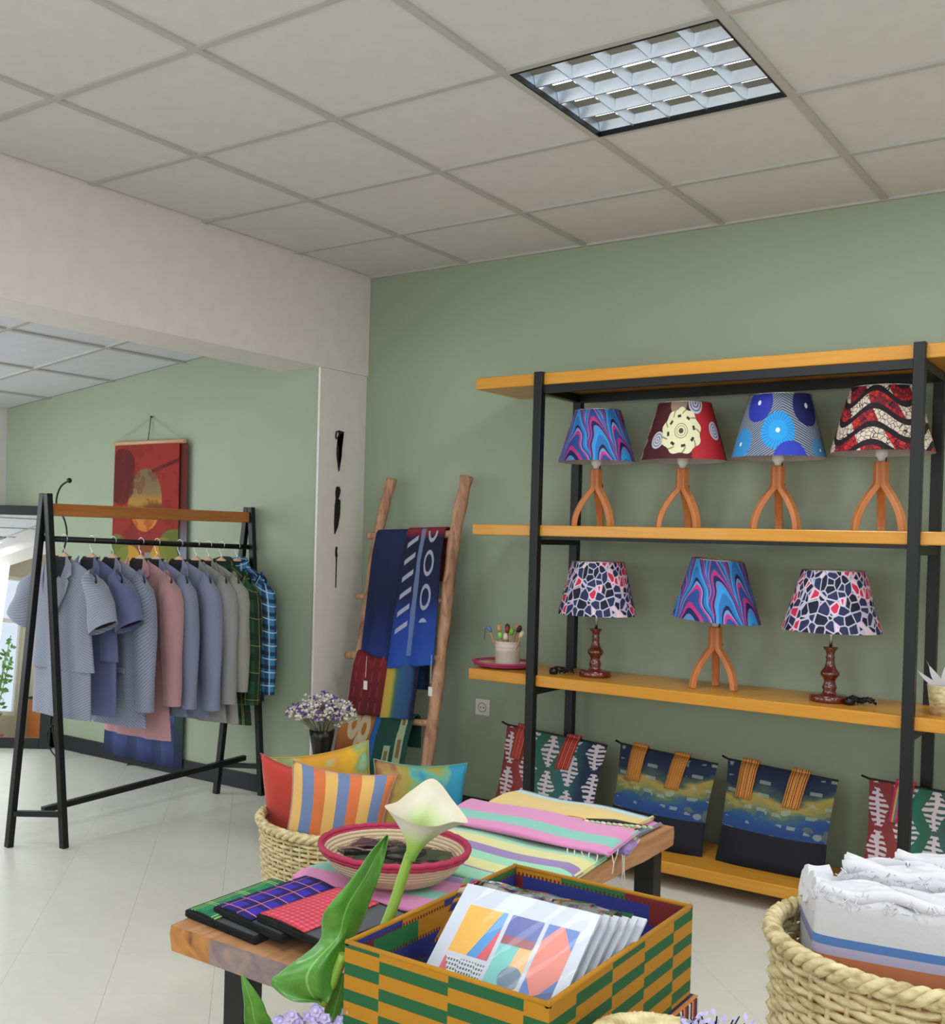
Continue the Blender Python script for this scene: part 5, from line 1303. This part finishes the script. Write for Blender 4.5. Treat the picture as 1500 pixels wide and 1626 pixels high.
D = 1.50
S = lambda px, py, d=D: at(px, py, d=d)
stem = smooth([V3(jx, jy, NT+.03), S(560, 1600), S(618, 1455), S(638, 1395), S(651, 1355)])
MB().sweep(stem, [.0085-.0015*k/(len(stem)-1) for k in range(len(stem))], 10).build('flower_stem', 'calla_green', cl)
f0 = S(650, 1364); A_ = RI*.024+UP*.050; ax = A_.normalized(); sd = RI
RIM = [(.030, .053, -.034), (.0, .057, -.030), (-.034, .072, -.006), (-.016, .075, .014), (.006, .088, .030), (.036, .102, .036), (.062, .074, .026), (.080, .050, .004), (.057, .056, -.022)]
def spathe(u, v):
    k = u*9; i = int(k) % 9; f = k-int(k); q = [V3(*RIM[(i+m) % 9]) for m in (-1, 0, 1, 2)]
    r_ = .5*((2*q[1])+(q[2]-q[0])*f+(2*q[0]-5*q[1]+4*q[2]-q[3])*f*f+(3*q[1]-q[0]-3*q[2]+q[3])*f**3)
    R_ = RI*r_.x+UP*r_.y+FW*r_.z; ta = R_.dot(ax); lat = R_-ax*ta
    return f0+ax*(ta*v)+lat.normalized()*.0085*(1-v)+lat*(v**1.9)
MB().grid(spathe, 54, 22, cu=True).build('petal', 'calla_petal', cl)
MB().sweep([f0+ax*.008, f0+ax*.02, f0+ax*.034+sd*.002], [.003, .004, .0025], 8).build('spadix', 'kente_rim', cl)
def leaf(name, spine, wl, wr, m, par, fold=.15):
    sp = smooth(spine, 6); N = len(sp)
    def P(u, v):
        k = v*(N-1); i = min(N-2, int(k)); p = sp[i]+(sp[i+1]-sp[i])*(k-i); t = (sp[i+1]-sp[i]).normalized(); s_ = FW.cross(t).normalized()
        if s_.dot(RI) < 0: s_ = -s_
        a = 2*u-1; w = (wl(v) if a < 0 else wr(v)); return p+s_*(a*w)-FW*(fold*w*a*a*(1 if a < 0 else -.4))+UP*(.012*sin(v*7)*abs(a)*w*8)*.15
    o = MB().grid(P, 16, 30).build(name, m, par); md = o.modifiers.new('s', 'SOLIDIFY'); md.thickness = .0012
# photograph: tip (615,1325), widest near (470,1550)
ip = lambda xs, ys: (lambda v: next((ys[k]+(ys[k+1]-ys[k])*(v-xs[k])/(xs[k+1]-xs[k]) for k in range(len(xs)-1) if v <= xs[k+1]), ys[-1]))
LFE = [((508, 1590), (520, 1592)), ((462, 1588), (530, 1575)), ((430, 1562), (543, 1545)), ((446, 1542), (556, 1510)), ((505, 1496), (568, 1480)), ((510, 1462), (580, 1455)), ((520, 1440), (590, 1425)), ((560, 1393), (604, 1385)), ((590, 1352), (612, 1352)), ((614, 1326), (616, 1326))]
def crom(L, v):
    k = v*(len(L)-1); i = min(len(L)-2, int(k)); f = k-i; q = [V3(*L[max(0, min(len(L)-1, i+m))], 0) for m in (-1, 0, 1, 2)]
    return .5*((2*q[1])+(q[2]-q[0])*f+(2*q[0]-5*q[1]+4*q[2]-q[3])*f*f+(3*q[1]-q[0]-3*q[2]+q[3])*f**3)
def leafP(u, v):
    a = crom([e[0] for e in LFE], v); c = crom([e[1] for e in LFE], v)
    p = a*(1-u)+c*u; w = (c-a).length*.00082; mid = .66
    return S(p.x, p.y, 1.435-.20*w*(1-abs(u-mid)/mid if u < mid else 1-(u-mid)/(1-mid))+.02*sin(v*5)+.010*sin(u*4+v*6))
o = MB().grid(leafP, 18, 45).build('leaf', 'calla_leaf', cl); md = o.modifiers.new('s', 'SOLIDIFY'); md.thickness = .0012
MB().sweep(smooth([V3(jx, jy, NT+.03), S(500, 1625, 1.46), S(517, 1590, 1.445), S(545, 1515, 1.435)]), .0065, 8).build('leaf_stalk', 'calla_green', cl)
leaf('leaf', [V3(jx-.03, jy, NT+.06), S(415, 1640, 1.46), S(398, 1590, 1.45), S(384, 1548, 1.45)], ip([0, .3, .6, 1], [.012, .016, .010, .0004]), ip([0, .3, .6, 1], [.012, .022, .016, .0004]), 'calla_leaf', cl, .35)
leaf('leaf', [S(520, 1640, 1.52), S(532, 1600, 1.52), S(540, 1570, 1.52), S(545, 1545, 1.52)], ip([0, .5, 1], [.012, .014, .002]), ip([0, .5, 1], [.012, .014, .002]), 'calla_leaf', cl, .2)
# lilac flower heads
lf = thing('lilac_flowers', (jx, jy, NT+.06), 'pale lilac flower heads in the jar at the bottom edge', 'flowers'); b = MB(); rnd = random.Random(9)
for k in range(90):
    px = rnd.uniform(438, 566); ytop = 1606+10*sin(px*.11)+6*sin(px*.05)+ (12 if px < 455 else 0); c_ = S(px, rnd.uniform(ytop+4, 1655), rnd.uniform(1.36, 1.42)); r_ = .0075
    for w in range(5):
        a = 2*pi*w/5+k; d_ = (RI*cos(a)+UP*sin(a)-FW*.3)*r_; e_ = d_.cross(FW).normalized()*r_*.5
        i = len(b.v); b.v += [c_, c_+d_*.6+e_, c_+d_*1.1, c_+d_*.6-e_]; b.face((i, i+1, i+2, i+3), ((0, 0),)*4)
    b.grid(lambda u, v: c_+V3(sin(pi*v)*cos(2*pi*u), sin(pi*v)*sin(2*pi*u), cos(pi*v))*.004, 6, 4, cu=True)
tag(b.build('blossom', 'petal_lilac', lf), kind='stuff'); b = MB()
for px in (455, 480, 505, 530, 555): b.sweep([V3(jx, jy, NT+.04), S(px, 1650, 1.40), S(px, 1625, 1.39)], .0018, 5)
b.build('stem', 'calla_green', lf)
# small basket with dark twigs at the bottom edge
sb0 = at(1045, 1660, d=1.20); r_ = .062
rimz = at(1045, 1617, d=1.26).z
sbk = thing('twig_basket', (sb0.x, sb0.y, NT), 'small pale basket whose rim just shows at the bottom edge', 'basket')
woven(sbk, (sb0.x, sb0.y), NT, rimz-.016, r_*.8, r_, 24, 26, amp=.002, rad=.0042)
tw = thing('dried_twigs', (sb0.x+.05, sb0.y, rimz-.08), 'dried lilac flowers and dark twigs beside the small basket', 'flowers'); b = MB(); b2 = MB(); rnd = random.Random(4)
tc = at(1130, 1690, d=1.20)
for k in range(16):
    px = rnd.uniform(1092, 1185); e_ = at(px, rnd.uniform(1612, 1632), d=1.20+rnd.uniform(-.02, .02))
    b.sweep([V3(tc.x, tc.y, tc.z-.06)+V3(rnd.uniform(-.01, .01), 0, 0), (tc+e_)/2, e_], .0009, 4)
    for w in range(4):
        c_ = e_+V3(rnd.uniform(-1, 1), rnd.uniform(-1, 1), rnd.uniform(-1.6, -.3))*.008; d_ = V3(rnd.uniform(-1, 1), rnd.uniform(-1, 1), .5).normalized()*.007; f_ = d_.orthogonal().normalized()*.003
        i = len(b2.v); b2.v += [c_, c_+d_+f_, c_+d_*1.6, c_+d_-f_]; b2.face((i, i+1, i+2, i+3), ((0, 0),)*4)
b.build('twig', 'felt_black', tw); tag(b2.build('blossom', 'petal_lilac', tw), kind='stuff')
tj = thing('flower_jar', (tc.x, tc.y, NT), 'small dark jar holding the dried twigs, below the frame', 'vase')
MB().lathe([(0, 0), (.026, 0), (.03, .06), (.024, .10), (.02, .10), (.02, .02), (0, .02)], 20, c=(tc.x, tc.y, NT)).build('jar_body', 'dark_glass', tj)

# ================================================================== WHITE TOWELS IN THE TALL BASKET
def tw_mat(name, stops):
    mat(name, rough=.95, fn=lambda t: t.ramp(t.uv()[1], stops), bump=(90, .22, .003), sheen=.1)
W = '#c6c5c9'
tw_mat('wt_blue', [(0, '#b5704a'), (.735, '#a9a4bc'), (.785, '#4f76ae'), (.825, W)])
tw_mat('wt_purple', [(0, '#9a82b8'), (.70, '#8a70ac'), (.73, '#a892c4'), (.76, '#8f76b0'), (.80, '#a58fc0'), (.83, W)])
tw_mat('wt_plain', [(0, W), (.80, '#7c84b8'), (.86, W)])
def rolled(label, c, w, d_, h, z0, m, seed, ang=0.0):
    """towel folded in thick vertical layers: a soft rounded block with fold ridges on top"""
    T_ = thing('white_towel', (c[0], c[1], z0), label, 'towel', 'white towels in the tall basket'); ca, sa = cos(ang), sin(ang)
    def P(u, v):
        a = 2*pi*u; e = .38
        x = w/2*(abs(cos(a))**e)*(1 if cos(a) > 0 else -1); y = d_/2*(abs(sin(a))**e)*(1 if sin(a) > 0 else -1)
        if v < .8: z = h*(v/.8); k = 1+.02*sin(v*9+seed+u*6)
        else: q = (v-.8)/.2; k = 1-.0*q; z = h+.018*sin(q*pi/2); k = cos(q*pi/2*.97)
        z += .008*sin(x*60+seed)*(v >= .8)+.006*sin(y*90+seed*2)*(v > .75)
        x *= k; y *= k
        return V3(c[0]+x*ca-y*sa, c[1]+x*sa+y*ca, z0+z)
    MB().grid(P, 48, 36, cu=True, uvfn=lambda u, v: (u, min(1, v/.8))).build('towel_body', m, T_)
    fb = MB(); rnd = random.Random(seed)
    for k in range(3):       # folded layers showing on the top
        y = d_*(-.28+.28*k); fb.sweep([V3(c[0]+x*ca-y*sa, c[1]+x*sa+y*ca, z0+h+.012+.006*sin(x*50+k+seed)) for x in [w*(-.46+.92*q/12) for q in range(13)]], d_*.15, 8)
    fb.build('fold', m if False else 'white_cloth', T_)
    fr = MB()
    for k in range(70):
        x = w*rnd.uniform(-.5, .5); y = -d_/2*rnd.uniform(.85, 1.02); p_ = V3(c[0]+x*ca-y*sa, c[1]+x*sa+y*ca, z0+h+rnd.uniform(-.004, .016))
        fr.sweep([p_, p_+V3(rnd.uniform(-.01, .01), rnd.uniform(-.01, 0), rnd.uniform(-.008, .012))], .0009, 4, caps=False)
    tag(fr.build('fringe', 'white_cloth', T_), kind='stuff')
ft0 = at(1270, 1500, z=.66); 
rolled('plain white towel with a small violet bar, at the left of the tall basket', (2.838, -2.445), .055, .20, .30, .40, 'wt_plain', 3, .4)
rolled('white towel with a blue stripe and orange hem at the front of the tall basket', (2.955, -2.535), .215, .07, .335, .40, 'wt_blue', 1, .18)
rolled('white towel with a purple patterned hem at the right of the tall basket', (3.125, -2.475), .12, .09, .335, .40, 'wt_purple', 2, .35)
rolled('folded white towel standing behind the blue-striped one', (2.965, -2.43), .21, .08, .35, .40, 'wt_plain', 5, .18)
rolled('folded white towel at the back of the tall basket', (3.03, -2.33), .22, .08, .35, .40, 'wt_plain', 6, .15)
#MORE
